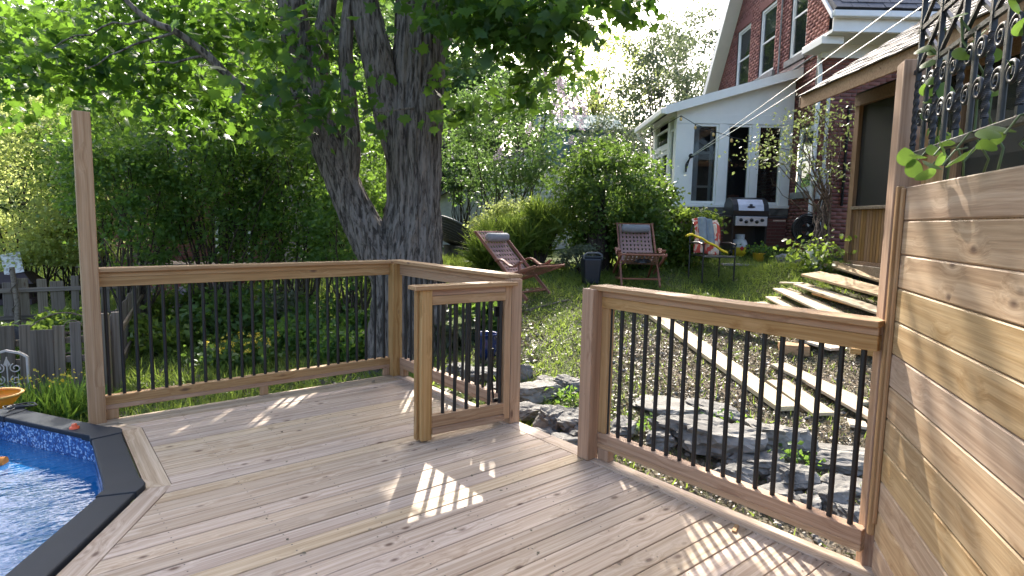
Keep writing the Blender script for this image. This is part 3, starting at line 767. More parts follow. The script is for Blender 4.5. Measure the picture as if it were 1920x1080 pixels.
for f, p, q, z in near:
    c = (p + q) / 2; j = rr.uniform(-.003, .003)
    Mx = Matrix.Translation((HX + j, c, z + .005)) @ Matrix.Rotation(R(-90), 4, 'Z') if f == 0 else Matrix.Translation((c, HY0 + j, z + .005))
    link(bpy.data.objects.new('brick', bme), house, Mx)
V = []; Fq = []; Rn = []
for f, p, q, z in rest:
    b0 = len(V); c = (p + q) / 2; h = (q - p) / 2 - .005; j = rr.uniform(-.003, .003); rn = rr.random()
    for x_, y_, z_ in bv:
        sx = x_ / .104 * h
        V.append((HX + y_ + j, c - sx, z + .005 + z_) if f == 0 else (c + sx, HY0 + y_ + j, z + .005 + z_))
    Fq += [tuple(b0 + i for i in k) for k in bf]; Rn += [rn] * 5
tag(link(bpy.data.objects.new('bricks', mesh_np('bricks', V, Fq, M['brick'], Rn)), house, ID), kind='stuff')
# windows in the gable wall
def win_x(parent, X, y0, y1, z0, z1, fw=.06, sash=True, glass='darkglass', sill=True):
    w_ = thing
    f = MB(); d0, d1 = X + .03, X + .10
    f.box(d0, d1, y0, y0 + fw, z0, z1).box(d0, d1, y1 - fw, y1, z0, z1).box(d0 + .001, d1 - .001, y0 + fw, y1 - fw, z0, z0 + fw).box(d0 + .001, d1 - .001, y0 + fw, y1 - fw, z1 - fw, z1)
    o = f.build('window', M['white'], parent)
    if sash:
        zm = (z0 + z1) / 2; s = MB()
        for a, b, dd in ((z0 + fw, zm + .02, .045), (zm - .02, z1 - fw, .06)):
            s.box(X + dd, X + dd + .03, y0 + fw, y0 + fw + .035, a, b).box(X + dd, X + dd + .03, y1 - fw - .035, y1 - fw, a, b).box(X + dd + .001, X + dd + .029, y0 + fw + .035, y1 - fw - .035, a, a + .04).box(X + dd + .001, X + dd + .029, y0 + fw + .035, y1 - fw - .035, b - .04, b)
        s.build('sash', M['white'], o)
    MB().box(X + .072, X + .078, y0 + fw * .9, y1 - fw * .9, z0 + fw * .9, z1 - fw * .9).build('pane', M[glass], o)
    if sill:
        MB().box(X - .06, X + .09, y0 - .10, y1 + .10, z0 - .14, z0 - .002).build('sill', M['concrete'], o, bevel=.008)
    return o
for q in GW_: win_x(house, HX, *q)
for q in GW_[:3]: MB().box(HX + .13, HX + .135, q[0] + .03, q[1] - .03, q[3] - .62, q[3] - .02).build('blind', plain('cream blind', (.6, .6, .58), .8), house)
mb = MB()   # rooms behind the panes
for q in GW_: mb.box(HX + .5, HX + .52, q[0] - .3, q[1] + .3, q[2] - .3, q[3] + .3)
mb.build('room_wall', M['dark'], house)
# soldier course over each upstairs window
for y0, y1, z0, z1 in GW_[:3]:
    mb = MB(); k = 0; y = y0 - .1
    while y < y1 + .08:
        mb.box(HX - .006, HX + .014, y, y + .066, z1 + .004, z1 + .212); y += .0755
    mb.build('lintel', M['brick'], house)
# rake boards, soffits, cornice, gutter, roof
def slab(name, quad, th, mat, parent, nrm=None, bevel=0):
    a, b, c, d = [Vector(p) for p in quad]; n = (b - a).cross(d - a).normalized() * th
    mb = MB(); mb.add([a, b, c, d, a + n, b + n, c + n, d + n], [(3, 2, 1, 0), (4, 5, 6, 7), (0, 1, 5, 4), (1, 2, 6, 5), (2, 3, 7, 6), (3, 0, 4, 7)])
    return mb.build(name, mat, parent, bevel=bevel)
RY, RZ = 15.6, 9.8; OX = 5.74
roof = slab('roof', ((OX + .02, 11.55, 5.36), (14, 11.55, 5.36), (14, RY, RZ + .03), (OX + .02, RY, RZ + .03)), .10, M['slate'], house)
slab('roof', ((14, 20.25, 4.17), (OX + .02, 20.25, 4.17), (OX + .02, RY, RZ + .03), (14, RY, RZ + .03)), .10, M['slate'], house)
slab('rake_board', ((OX, 20.3, 3.82), (OX, 20.3, 4.14), (OX, RY, RZ + .0), (OX, RY, RZ - .36)), .04, M['white'], house)
slab('rake_board', ((OX, 11.5, 5.24), (OX, RY, RZ - .10), (OX, RY, RZ + .0), (OX, 11.5, 5.34)), -.04, M['white'], house)
slab('rake_soffit', ((OX + .04, 20.2, 3.93), (HX - .002, 20.2, 3.93), (HX - .002, RY, RZ - .3), (OX + .04, RY, RZ - .3)), .02, M['white'], house)
slab('rake_soffit', ((OX + .04, 11.6, 5.34), (OX + .04, RY, RZ - .06), (HX - .002, RY, RZ - .06), (HX - .002, 11.6, 5.34)), .02, M['white'], house)
boxo('soffit', OX + .05, 14, 11.62, HY0 - .003, 5.03, 5.09, M['white'], house)
boxo('frieze', OX + .25, 14, HY0 - .05, HY0 - .004, 4.78, 5.028, M['white'], house)
boxo('fascia', OX + .045, 14, 11.585, 11.615, 5.04, 5.33, M['white'], house)
boxo('cornice_return', OX - .04, HX + .02, 11.80, HY0 + .2, 4.88, 5.025, M['white'], house, bevel=.01)
MB().box(OX - .02, 14, 11.44, 11.57, 5.26, 5.38).build('gutter', M['white'], house, bevel=.02)
mb = MB(); rr = random.Random(9)
sn = Vector((0, -1.1, 1)).normalized(); sd = Vector((0, 1, 1.1)).normalized()
smes = MB().box(-.145, .145, 0, .24, 0, .014); sme = bpy.data.meshes.new('slate'); sme.from_pydata(smes.v, [], smes.f); sme.materials.append(M['slate'])
Rm = Matrix(((1, 0, 0, 0), (0, sd.y, sn.y, 0), (0, sd.z, sn.z, 0), (0, 0, 0, 1)))
for r_ in range(8):
    for i in range(18):
        x = OX + .15 + .298 * i + (.149 if r_ % 2 else 0); p = Vector((x, 11.52, 5.33 + .0)) + sd * (.17 * r_) + sn * (.118 + rr.uniform(-.003, .005))
        link(bpy.data.objects.new('slate', sme), roof, Matrix.Translation(p) @ Rm @ Matrix.Rotation(R(-3.5), 4, 'X'))
MB().tube([(HX - .06, 12.52, 5.0), (HX - .06, 12.52, 4.7), (HX - .06, 12.47, 4.55), (HX - .06, 12.47, .95)], .045, 10).build('downspout', M['white'], house)
MB().tube([(HX - .03, 14.55, 8.2), (HX - .03, 14.55, 4.92), (HX - .03, 14.2, 4.86), (HX - .03, 12.75, 4.95), (HX - .03, 12.66, 4.9), (HX - .03, 12.66, 3.9)], .022, 8).build('conduit', M['concrete'], house)
# meter and pipes low on the corner
bx_ = MB(); bx_.box(6.06, 6.30, 12.26, 12.385, 2.02, 2.62); bx_.build('meter_box', plain('grey utility box', (.5, .52, .54), .5), house, bevel=.02)
MB().lathe([(.0, .12), (.05, .12), (.085, .09), (.095, .0)], 18, Matrix.Translation((5.98, 12.26, 2.36)) @ Matrix.Rotation(R(90), 4, 'X')).build('meter', M['white'], house)
MB().tube([(6.18, 12.34, 2.62), (6.18, 12.34, 4.2)], .035, 8).build('conduit', M['whiteold'], house)
MB().tube([(6.18, 12.34, 2.03), (6.18, 12.34, .78)], .04, 8).build('conduit', plain('pale pipe', (.45, .5, .52), .5), house)

# ------------------------------------------------------------------ sunroom
SX, SY0, SY1 = 3.53, 13.60, 15.85
sun = thing('sunroom', 'white lean-to sunroom with three tall windows, built against the brick gable wall', 'sunroom', (4.8, 14.7, .9))
W_ = M['white']
def rz(x): return 3.95 + (x - 3.25) * (4.78 - 3.95) / (6.08 - 3.25)
op = [(3.88, 4.47), (4.65, 5.19), (5.33, 5.88)]
edges = [3.53, 3.88, 4.47, 4.65, 5.19, 5.33, 5.88, 6.085]
for a, b in ((3.53, 3.88), (4.47, 4.65), (5.19, 5.33), (5.88, 6.085)):
    boxo('mullion', a, b, SY0, SY0 + .12, 1.93, 3.67, W_, sun, bevel=.006)
boxo('header', 3.532, 6.083, SY0 - .004, SY0 + .116, 3.672, 3.87, W_, sun, bevel=.006)
boxo('sill', 3.50, 6.088, SY0 - .05, SY0 + .122, 1.86, 1.928, M['white'], sun, bevel=.008)
mb = MB(); mb.add([(3.533, SY0 + .01, 3.872), (6.08, SY0 + .01, 3.872), (6.08, SY0 + .01, rz(6.08) - .03), (3.533, SY0 + .01, rz(3.533) - .03), (3.533, SY0 + .11, 3.872), (6.08, SY0 + .11, 3.872), (6.08, SY0 + .11, rz(6.08) - .03), (3.533, SY0 + .11, rz(3.533) - .03)], [(0, 1, 2, 3), (7, 6, 5, 4), (0, 4, 5, 1), (1, 5, 6, 2), (2, 6, 7, 3), (3, 7, 4, 0)])
mb.build('gable_panel', W_, sun)
boxo('stone_band', 3.52, 6.086, SY0 - .03, SY0 + .12, 1.70, 1.858, M['stone'], sun, bevel=.01)
mb = MB(); z = .82; r_ = 0
mb2 = MB().box(3.545, 6.08, SY0 + .03, SY0 + .11, .75, 1.698); mb2.build('base_wall', M['mortar'], sun)
while z + .066 < 1.70:
    x = 3.55 - (.11 if r_ % 2 else 0)
    while x < 6.07:
        a, b = max(3.55, x), min(6.075, x + .21)
        if b - a > .03: mb.box(a, b, SY0 + .018, SY0 + .034, z, z + .065)
        x += .22
    z += .0755; r_ += 1
tag(mb.build('bricks', M['brick'], sun), kind='stuff')
def win_y(parent, Y, x0, x1, z0, z1, fw=.05, glass='glass'):
    f = MB().box(x0, x0 + fw, Y, Y + .07, z0, z1).box(x1 - fw, x1, Y, Y + .07, z0, z1).box(x0 + fw, x1 - fw, Y + .001, Y + .069, z0, z0 + fw * 1.2).box(x0 + fw, x1 - fw, Y + .001, Y + .069, z1 - fw, z1)
    o = f.build('window', M['white'], parent, bevel=.004)
    MB().box(x0 + fw * .9, x1 - fw * .9, Y + .03, Y + .036, z0 + fw, z1 - fw * .9).build('pane', M[glass], o)
    return o
for a, b in op: win_y(sun, SY0 + .022, a + .002, b - .002, 1.935, 3.666)
# side towards the lawn: post, narrow light, glazed door with transom
for a, b in ((13.722, 13.82), (14.18, 14.36), (15.62, 15.85)):
    boxo('side_post', SX, SX + .12, a, b, .92, 3.86, W_, sun, bevel=.006)
boxo('side_header', SX + .002, SX + .118, 13.722, 15.848, 3.862, 4.0, W_, sun)
boxo('side_header', SX + .01, SX + .11, 14.362, 15.618, 3.2, 3.3, W_, sun)
def win_s(parent, y0, y1, z0, z1, fw=.05):
    f = MB().box(SX + .03, SX + .09, y0, y0 + fw, z0, z1).box(SX + .03, SX + .09, y1 - fw, y1, z0, z1).box(SX + .031, SX + .089, y0 + fw, y1 - fw, z0, z0 + fw).box(SX + .031, SX + .089, y0 + fw, y1 - fw, z1 - fw, z1)
    o = f.build('window', M['white'], parent); MB().box(SX + .055, SX + .062, y0 + fw * .9, y1 - fw * .9, z0 + fw * .9, z1 - fw * .9).build('pane', M['glass'], o)
win_s(sun, 13.822, 14.178, 1.0, 3.6); win_s(sun, 14.364, 15.616, 3.302, 3.7)
for a, b in ((14.364, 14.99), (14.992, 15.616)):
    f = MB().box(SX + .03, SX + .09, a, a + .07, .96, 3.198).box(SX + .03, SX + .09, b - .07, b, .96, 3.198).box(SX + .031, SX + .089, a + .07, b - .07, .96, 1.1).box(SX + .031, SX + .089, a + .07, b - .07, 3.1, 3.198)
    o = f.build('door', M['white'], sun); MB().box(SX + .055, SX + .062, a + .06, b - .06, 1.08, 3.12).build('pane', M['glass'], o)
slab('roof', ((3.22, 13.30, rz(3.22)), (6.075, 13.30, rz(6.075)), (6.075, 16.1, rz(6.075)), (3.22, 16.1, rz(3.22))), .05, M['slate'], sun)
slab('rake_fascia', ((3.2, 13.27, rz(3.2) - .14), (6.075, 13.27, rz(6.075) - .14), (6.075, 13.27, rz(6.075) + .045), (3.2, 13.27, rz(3.2) + .045)), -.025, W_, sun)
slab('soffit', ((3.25, 13.30, rz(3.25) - .05), (3.25, SY0 - .006, rz(3.25) - .05), (6.07, SY0 - .006, rz(6.07) - .05), (6.07, 13.30, rz(6.07) - .05)), .01, W_, sun)
MB().box(3.10, 3.21, 13.25, 16.15, 3.80, 3.93).build('gutter', W_, sun, bevel=.02)
MB().tube([(3.16, 16.0, 3.8), (3.18, 15.98, 3.68), (3.45, 15.93, 3.5), (3.48, 15.92, 3.3), (3.48, 15.92, 1.0)], .04, 8).build('downspout', W_, sun)
slab('flashing', ((6.07, 13.28, 4.80), (6.07, 16.0, 4.80), (6.07, 16.0, 5.0), (6.07, 13.28, 5.0)), .02, plain('dull copper flashing', (.33, .22, .20), .6), sun)
boxo('floor', 3.66, 6.08, 13.73, 15.8, .93, .97, plain('sunroom floor', (.2, .14, .1), .5), sun)
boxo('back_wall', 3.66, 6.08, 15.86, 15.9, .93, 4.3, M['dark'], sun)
for a, b in ((3.92, 4.12), (4.36, 4.44), (4.70, 4.80), (5.36, 5.47)):
    mb = MB(); n = 18
    vs = []; 
    for i in range(n + 1):
        x = a + (b - a) * i / n; y = 13.85 + .02 * math.sin(i * 2.2); vs += [(x, y, 1.3), (x, y, 3.6)]
    mb.add(vs, [(2 * i, 2 * i + 2, 2 * i + 3, 2 * i + 1) for i in range(n)], None, True)
    mb.build('curtain', plain('cream curtain', (.8, .78, .74), .9), sun)
MB().box(4.2, 4.26, 14.6, 14.62, 1.6, 3.2).box(4.7, 4.76, 14.6, 14.62, 1.6, 3.2).box(4.26, 4.7, 14.6, 14.62, 3.14, 3.2).box(4.26, 4.7, 14.6, 14.62, 2.35, 2.4).build('inner_frame', W_, sun)
MB().lathe([(.16, 0), (.2, .35), (.12, .6), (.0, .62)], 12, Matrix.Translation((5.0, 14.0, 1.55))).build('armchair_back', M['teak'], sun)
# string lights from the sunroom eave to the climbing vine
st = thing('string_lights', 'string of clear amber bulbs hung along the sunroom eave to the vine', 'string lights', (4.137,13.200,3.271))
sp = [(2.675,15.900,3.198), (3.028,15.400,3.490), (3.123,14.300,3.542), (3.522,13.240,3.765), (3.825,13.200,3.587), (4.154,13.000,3.420), (4.471,12.800,3.279), (4.904,12.400,3.096), (5.232,11.800,2.918)]
MB().tube(sp, .008, 5).build('cable', M['black'], st)
bl = MB().lathe([(.0, -.11), (.02, -.105), (.03, -.08), (.026, -.05), (.014, -.03)], 10); so_ = MB().lathe([(.014, -.035), (.016, -.03), (.016, .0), (.0, .0)], 8)
amber = plain('amber bulb glass', (.75, .5, .2), .15, (.7, .45, .16)); ame = bpy.data.meshes.new('bulb'); ame.from_pydata(bl.v, [], bl.f); ame.materials.append(amber); ame.polygons.foreach_set('use_smooth', bl.sm)
sme_ = bpy.data.meshes.new('socket'); sme_.from_pydata(so_.v, [], so_.f); sme_.materials.append(M['black'])
for p in sp[1:2] + sp[3:8]:
    b_ = link(bpy.data.objects.new('bulb', ame), st, Matrix.Translation(p)); link(bpy.data.objects.new('socket', sme_), b_, Matrix.Translation(p))
# clotheslines
cl = thing('clothesline', 'pair of white clotheslines running from the sunroom wall bracket up over the yard', 'clothesline', (3.79, 13.5, 2.7))
MB().bar((3.77, 13.56, 2.80), (3.77, 13.56, 2.62), .03, .04).bar((3.77, 13.58, 2.62), (3.83, 13.5, 2.94), .02, .02).bar((3.77, 13.56, 2.80), (3.83, 13.45, 2.92), .02, .02).build('bracket', M['black'], cl)
MB().lathe([(.0, -.02), (.05, -.018), (.04, 0), (.05, .018), (.0, .02)], 14, Matrix.Translation((3.83, 13.42, 2.95)) @ Matrix.Rotation(R(90), 4, 'X')).build('pulley', M['black'], cl)
for q in ((4.55, 3.0, 4.78), (4.72, 3.0, 4.55)):
    p = Vector((3.83 if q[0] < 4.6 else 3.86, 13.40, 2.95)); pts = [p.lerp(Vector(q), i / 14) - Vector((0, 0, .10 * math.sin(math.pi * i / 14))) for i in range(15)]
    MB().tube(pts, .006, 6).build('line', M['white'], cl)
MB().tube([(4.66, 2.95, float(gz(4.66, 2.95)) - .3), (4.66, 2.95, 4.95)], [.07, .05], 12).build('pole', M['oldwood'], cl)

# ------------------------------------------------------------------ screened gazebo
gaz = thing('screened_gazebo', 'brown screened gazebo with shake roof and beadboard knee wall behind the fence', 'gazebo', (6.4, 7, .8))
QX, QY0, QY1 = 4.93, 9.0, 4.9
gw = M['gazwood']
for x_ in (QX, 8.0):
    for y_ in (QY0, 6.95, QY1): post('post', x_ - .0, x_ + .12, y_ - .06, y_ + .06, .5, 3.36, gw, gaz)
boxo('sill_beam', QX - .06, QX + .16, QY1 - .1, QY0 + .1, .80, .935, M['oldwood'], gaz, bevel=.008)
boxo('floor', QX + .16, 8.1, QY1 - .1, QY0 + .1, .85, .92, gw, gaz)
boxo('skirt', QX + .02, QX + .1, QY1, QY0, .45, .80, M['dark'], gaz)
for y0, y1 in ((QY1 + .06, 6.89), (7.01, QY0 - .06)):
    boxo('window_sill', QX - .02, QX + .12, y0, y1, 1.72, 1.765, M['oldwood'], gaz, bevel=.004); boxo('bottom_plate', QX + .0, QX + .12, y0, y1, .937, .985, gw, gaz)
    boxo('screen', QX + .055, QX + .058, y0, y1, 1.77, 3.2, M['screen'], gaz)
    y = y0
    while y < y1 - .02:
        b = min(y + .066, y1); bar('slat', (QX + .05, (y + b) / 2, .985), (QX + .05, (y + b) / 2, 1.72), b - y - .008, .018, M['beadwood'], gaz, up=(1, 0, 0), ch=.003); y += .07
    boxo('slat_backing', QX + .062, QX + .07, y0, y1, .985, 1.72, gw, gaz)
boxo('header', QX - .01, QX + .13, QY1 - .1, QY0 + .06, 3.2, 3.36, gw, gaz)
boxo('header', QX + .13, 8.1, QY0 - .06, QY0 + .05, 3.2, 3.355, gw, gaz)
boxo('screen', QX + .13, 8.0, QY0 - .005, QY0 - .002, 1.77, 3.2, M['screen'], gaz); boxo('end_wall', QX + .13, 8.0, QY0 - .03, QY0 + .02, .93, 1.765, gw, gaz)
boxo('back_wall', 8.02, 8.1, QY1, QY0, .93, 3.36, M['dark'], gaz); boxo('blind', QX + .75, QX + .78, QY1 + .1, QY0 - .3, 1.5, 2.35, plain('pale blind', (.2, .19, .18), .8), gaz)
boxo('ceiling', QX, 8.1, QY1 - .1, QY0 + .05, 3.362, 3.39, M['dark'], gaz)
EX, EZ, SLP, RX = 4.32, 3.40, .64, 6.6
slab('roof_deck', ((EX, 4.5, EZ), (EX, 9.4, EZ), (RX, 9.4, EZ + SLP * (RX - EX)), (RX, 4.5, EZ + SLP * (RX - EX))), -.03, gw, gaz)
rd2 = slab('roof_deck', ((8.7, 9.4, EZ), (8.7, 4.5, EZ), (RX, 4.5, EZ + SLP * (RX - EX)), (RX, 9.4, EZ + SLP * (RX - EX))), -.03, gw, gaz)
boxo('fascia', EX - .03, EX - .001, 4.5, 9.4, EZ - .17, EZ + .01, M['cedar'], gaz)
slab('rake_fascia', ((EX - .03, 9.43, EZ - .14), (RX, 9.43, EZ - .14 + SLP * (RX - EX)), (RX, 9.43, EZ + .0 + SLP * (RX - EX)), (EX - .03, 9.43, EZ + .0)), -.03, M['oldwood'], gaz)
shm = MB().box(0, .21, -.0, .27, 0, .016); shme = bpy.data.meshes.new('shake'); shme.from_pydata(shm.v, [], shm.f); shme.materials.append(M['shake'])
sd = Vector((1, 0, SLP)).normalized(); sn = Vector((-SLP, 0, 1)).normalized()
Rm = Matrix(((sd.x, 0, sn.x, 0), (0, 1, 0, 0), (sd.z, 0, sn.z, 0), (0, 0, 0, 1)))
rr = random.Random(21)
for r_ in range(16):
    y = 9.42 - (.12 if r_ % 2 else 0)
    for i in range(18):
        y -= .275; p = Vector((EX - .05, y, EZ - .028)) + sd * (.145 * r_) + sn * (.036 + rr.uniform(-.004, .006))
        link(bpy.data.objects.new('shake', shme), gaz, Matrix.Translation(p) @ Rm @ Matrix.Rotation(R(3.5 + rr.uniform(-.5, .5)), 4, 'Y'))

# ------------------------------------------------------------------ buildings seen past the maple
sh = thing('clapboard_shed', 'low white clapboard shed with peeling paint beyond the maple trunk', 'shed', (-.5, 19.4, .6))
mb = MB()
SX0, SX1, SYF = -2.35, 1.9, 18.6
def shz(x): return 2.10 + .58 * (x + 2.35) if x < .25 else 2.10 + .58 * (2.6 + .25 - x) 
z = .5
while z < 3.7:
    a, b = SX0, SX1
    if z + .13 > shz(SX0): a = max(a, SX0 + (z + .13 - 2.1) / .58)
    if z + .13 > shz(SX1): b = min(b, .25 + 2.6 - (z + .13 - 2.1) / .58)
    if b - a > .1: MB().bar(((a), SYF - .012, z + .065), (b, SYF - .012, z + .065), .02, .135, up=(0, -.12, 1)).build('clapboard', M['whiteold'], sh)
    z += .125
mb.add([(SX0, SYF, .4), (SX1, SYF, .4), (SX1, SYF, shz(SX1)), (.25, SYF, 3.6), (SX0, SYF, shz(SX0))], [(0, 1, 2, 3, 4)]); mb.build('wall', M['whiteold'], sh)
slab('roof', ((SX0 - .25, SYF - .2, 1.97), (.25, SYF - .2, 3.62), (.25, 22, 3.62), (SX0 - .25, 22, 1.97)), .08, M['shake'], sh)
slab('roof', ((.25, SYF - .2, 3.62), (SX1 + .9, SYF - .2, 2.15), (SX1 + .9, 22, 2.15), (.25, 22, 3.62)), .08, M['shake'], sh)
gr = thing('grey_house', 'green sided house far behind the lilac', 'house', (2.6, 30, .9))
mb = MB(); z = 1
while z < 5.9:
    mb.box(1.2, 4.9, 30 - .01, 30.02, z, z + .17); z += .18
gm2 = plain('green siding', (.13, .22, .19), .7)
mb.build('siding', gm2, gr); boxo('wall', 1.22, 4.88, 30.021, 34, .6, 6, gm2, gr)
slab('roof', ((.9, 29.7, 5.9), (5.2, 29.7, 5.9), (5.2, 32, 6.9), (.9, 32, 6.9)), .1, gm2, gr)
br = thing('brick_cottage', 'small red brick outbuilding half hidden behind the dark lilac bushes', 'outbuilding', (-9.2, 17.0, -.4))
boxo('wall', -11.2, -6.4, 16.8, 19.5, -.6, 2.4, M['mortar'], br)
mb = MB(); z = -.5; r_ = 0
while z < 2.35:
    x = -11.2 - (.11 if r_ % 2 else 0)
    while x < -6.45:
        mb.box(max(x, -11.19), min(x + .21, -6.41), 16.785, 16.8, z, z + .065); x += .22
    z += .0755; r_ += 1
tag(mb.build('bricks', M['brick'], br), kind='stuff')
slab('roof', ((-11.5, 16.5, 2.35), (-6.1, 16.5, 2.35), (-6.1, 18.2, 3.6), (-11.5, 18.2, 3.6)), .08, M['slate'], br)
f = MB().box(-8.2, -8.12, 16.76, 16.8, .4, 1.7).box(-7.3, -7.22, 16.76, 16.8, .4, 1.7).box(-8.12, -7.3, 16.762, 16.798, .4, .48).box(-8.12, -7.3, 16.762, 16.798, 1.62, 1.7).box(-7.73, -7.69, 16.765, 16.795, .48, 1.62)
o = f.build('window', M['white'], br); MB().box(-8.12, -7.3, 16.78, 16.784, .48, 1.62).build('pane', M['darkglass'], o)

# ------------------------------------------------------------------ fieldstones along the deck edge
def rock(loc, size, rot, seed, mat, label, group='fieldstones beside the deck', tilt=0.0, sink=.3, cat='rock', name='fieldstone'):
    bm = bmesh.new(); bmesh.ops.create_icosphere(bm, subdivisions=4, radius=1)
    o_ = Vector((seed * 3.7, seed * 1.3, seed * 7.1))
    rr = random.Random(seed)
    cuts = [(Vector((rr.gauss(0, 1), rr.gauss(0, 1), rr.gauss(0, .6))).normalized(), rr.uniform(.55, .85)) for _ in range(13)] + [(Vector((rr.gauss(0, .08), rr.gauss(0, .08), 1)).normalized(), rr.uniform(.45, .65))]
    for v in bm.verts:
        p = v.co.copy()
        for n, d in cuts:
            k = p.dot(n) - d
            if k > 0: p -= n * k * .98
        s = noise.fractal(p * 1.6 + o_, .8, 2.2, 5) * .17
        s += .08 * noise.noise(Vector((p.x * 1.5, p.y * 1.5, p.z * 11)) + o_) + .05 * noise.noise(p * 6 + o_)      # layered splits
        dd = noise.voronoi(Vector((p.x * 1.7, p.y * 1.7, p.z * 2.6)) + o_)[0]; s -= .16 * max(0, 1 - (dd[1] - dd[0]) / .14)
        v.co = p * (1 + s)
    for v in bm.verts: v.co = Vector((v.co.x * size[0], v.co.y * size[1], v.co.z * size[2]))
    me = bpy.data.meshes.new(name); bm.to_mesh(me); bm.free(); me.materials.append(mat)
    zb = float(gz(loc[0], loc[1]))
    zz = loc[2] if len(loc) > 2 else zb + size[2] * (1 - sink) * .6
    o = bpy.data.objects.new(name, me)
    link(o, None, Matrix.Translation((loc[0], loc[1], zz)) @ Matrix.Rotation(rot, 4, 'Z') @ Matrix.Rotation(tilt, 4, 'X'))
    return tag(o, label, cat, group)
RL = 'rough grey fieldstone bedded in the rock edging along the deck'
for i, (g, s, r_, m_, lb, tl) in enumerate([
    ((0.218,5.480,-0.168), (.30, .24, .13), .3, 'stone2', 'broad pale stone in the gate opening under a thin tilted slab', .0),
    ((0.393,5.530,-0.134), (.28, .12, .05), -.35, 'stone2', 'thin tilted flagstone slab resting on the stones in the gate opening', .25),
    ((0.564,5.610,-0.106), (.17, .15, .10), .8, 'stone', None, .1),
    ((0.159,5.050,-0.231), (.26, .16, .12), .2, 'stone', None, 0),
    ((0.337,4.810,-0.237), (.20, .17, .17), 1.0, 'stone', None, .1),
    ((0.506,4.760,-0.230), (.27, .17, .17), -.5, 'stone', 'jagged dark boulder against the gate post', .2),
    ((0.421,4.450,-0.277), (.25, .18, .11), .2, 'stone', None, 0),
    ((0.254,4.690,-0.263), (.13, .12, .09), .5, 'stone', None, 0),
    ((0.604,4.560,-0.251), (.22, .16, .12), .5, 'stone', None, 0),
    ((0.152,5.950,-0.116), (.10, .07, .15), .1, 'stone', 'rounded upright stone behind the gate hinge post', -.2),
    ((0.355,5.770,-0.107), (.13, .10, .05), .6, 'stone2', None, .1),
    ((1.385,5.120,-0.167), (.40, .26, .07), -.35, 'stone2', 'large flat pale slab lying on the lawn edge of the rock border', .06),
    ((1.762,5.000,-0.181), (.34, .18, .11), -.75, 'stone', 'craggy dark layered stone behind the big split boulder', .1),
    ((1.334,4.660,-0.230), (.26, .2, .16), .2, 'stone', None, .15),
    ((1.575,4.490,-0.256), (.48, .26, .2), -.45, 'stone', 'biggest split boulder of the rock border, seen through the balusters', .1),
    ((2.066,4.540,-0.248), (.28, .24, .16), -.3, 'stone2', None, .0),
    ((1.795,4.170,-0.298), (.24, .17, .13), .1, 'stone', None, .0),
    ((1.984,4.040,-0.315), (.22, .17, .12), .6, 'stone', None, .1),
    ((2.437,4.420,-0.265), (.44, .16, .07), -.35, 'stone2', 'long thin pale ledge stone at the fence end of the rock border', .0),
    ((2.456,4.230,-0.289), (.30, .14, .10), -.3, 'stone', None, .0),
    ((2.345,3.990,-0.324), (.30, .16, .05), -.35, 'stone2', None, .1),
    ((2.120,3.800,-0.351), (.22, .16, .10), .4, 'stone', None, .0),
    ((1.904,3.710,-0.366), (.16, .12, .10), .9, 'stone', None, .0),
    ((1.733,3.790,-0.355), (.2, .15, .1), .2, 'stone', None, .0),
    ((1.574,4.030,-0.319), (.22, .15, .12), .2, 'stone', None, .0),
    ((1.176,4.530,-0.250), (.2, .15, .1), .5, 'stone', None, .0),
    ((0.916,4.690,-0.227), (.2, .15, .1), 1.1, 'stone', None, .0),
    ((2.140,3.580,-0.383), (.2, .16, .1), 1.3, 'stone', None, .0),
    ((-0.286,6.180,-0.196), (.26, .18, .12), .2, 'stone', None, .0),
    ((-0.573,6.600,-0.240), (.24, .18, .12), .9, 'stone', None, .0),
    ((-0.133,5.690,-0.211), (.24, .18, .12), 1.4, 'stone', None, .0),
]): rock(g[:2], s, r_, 3 + i, M[m_], lb or RL, None if lb else 'fieldstones beside the deck', tl)
rr = random.Random(77)
mb = MB()   # stone chips
for i in range(420):
    x, y = rr.uniform(.0, 3.4), rr.uniform(3.0, 8.2)
    if i % 2: x, y = rr.uniform(.2, 2.6), rr.uniform(3.2, 5.6)
    s = rr.uniform(.008, .028); zz = float(gz(x, y)); Mx = Matrix.Translation((x, y, zz + s * .3)) @ Matrix.Rotation(rr.uniform(0, 6), 4, 'Z') @ Matrix.Rotation(rr.uniform(-.3, .3), 4, 'X')
    mb.add([(-s, -s * .6, 0), (s, -s * .7, 0), (s * .8, s * .6, 0), (-s * .7, s * .8, 0), (-s * .6, -s * .3, s * .6), (s * .5, -s * .3, s * .7), (s * .4, s * .4, s * .5), (-s * .4, s * .4, s * .6)], [(0, 3, 2, 1), (4, 5, 6, 7), (0, 1, 5, 4), (1, 2, 6, 5), (2, 3, 7, 6), (3, 0, 4, 7)], Mx)
tag(mb.build('stone_chips', M['stone2'], None), 'small stone chips scattered over the bare lawn by the deck', 'stones', kind='stuff')

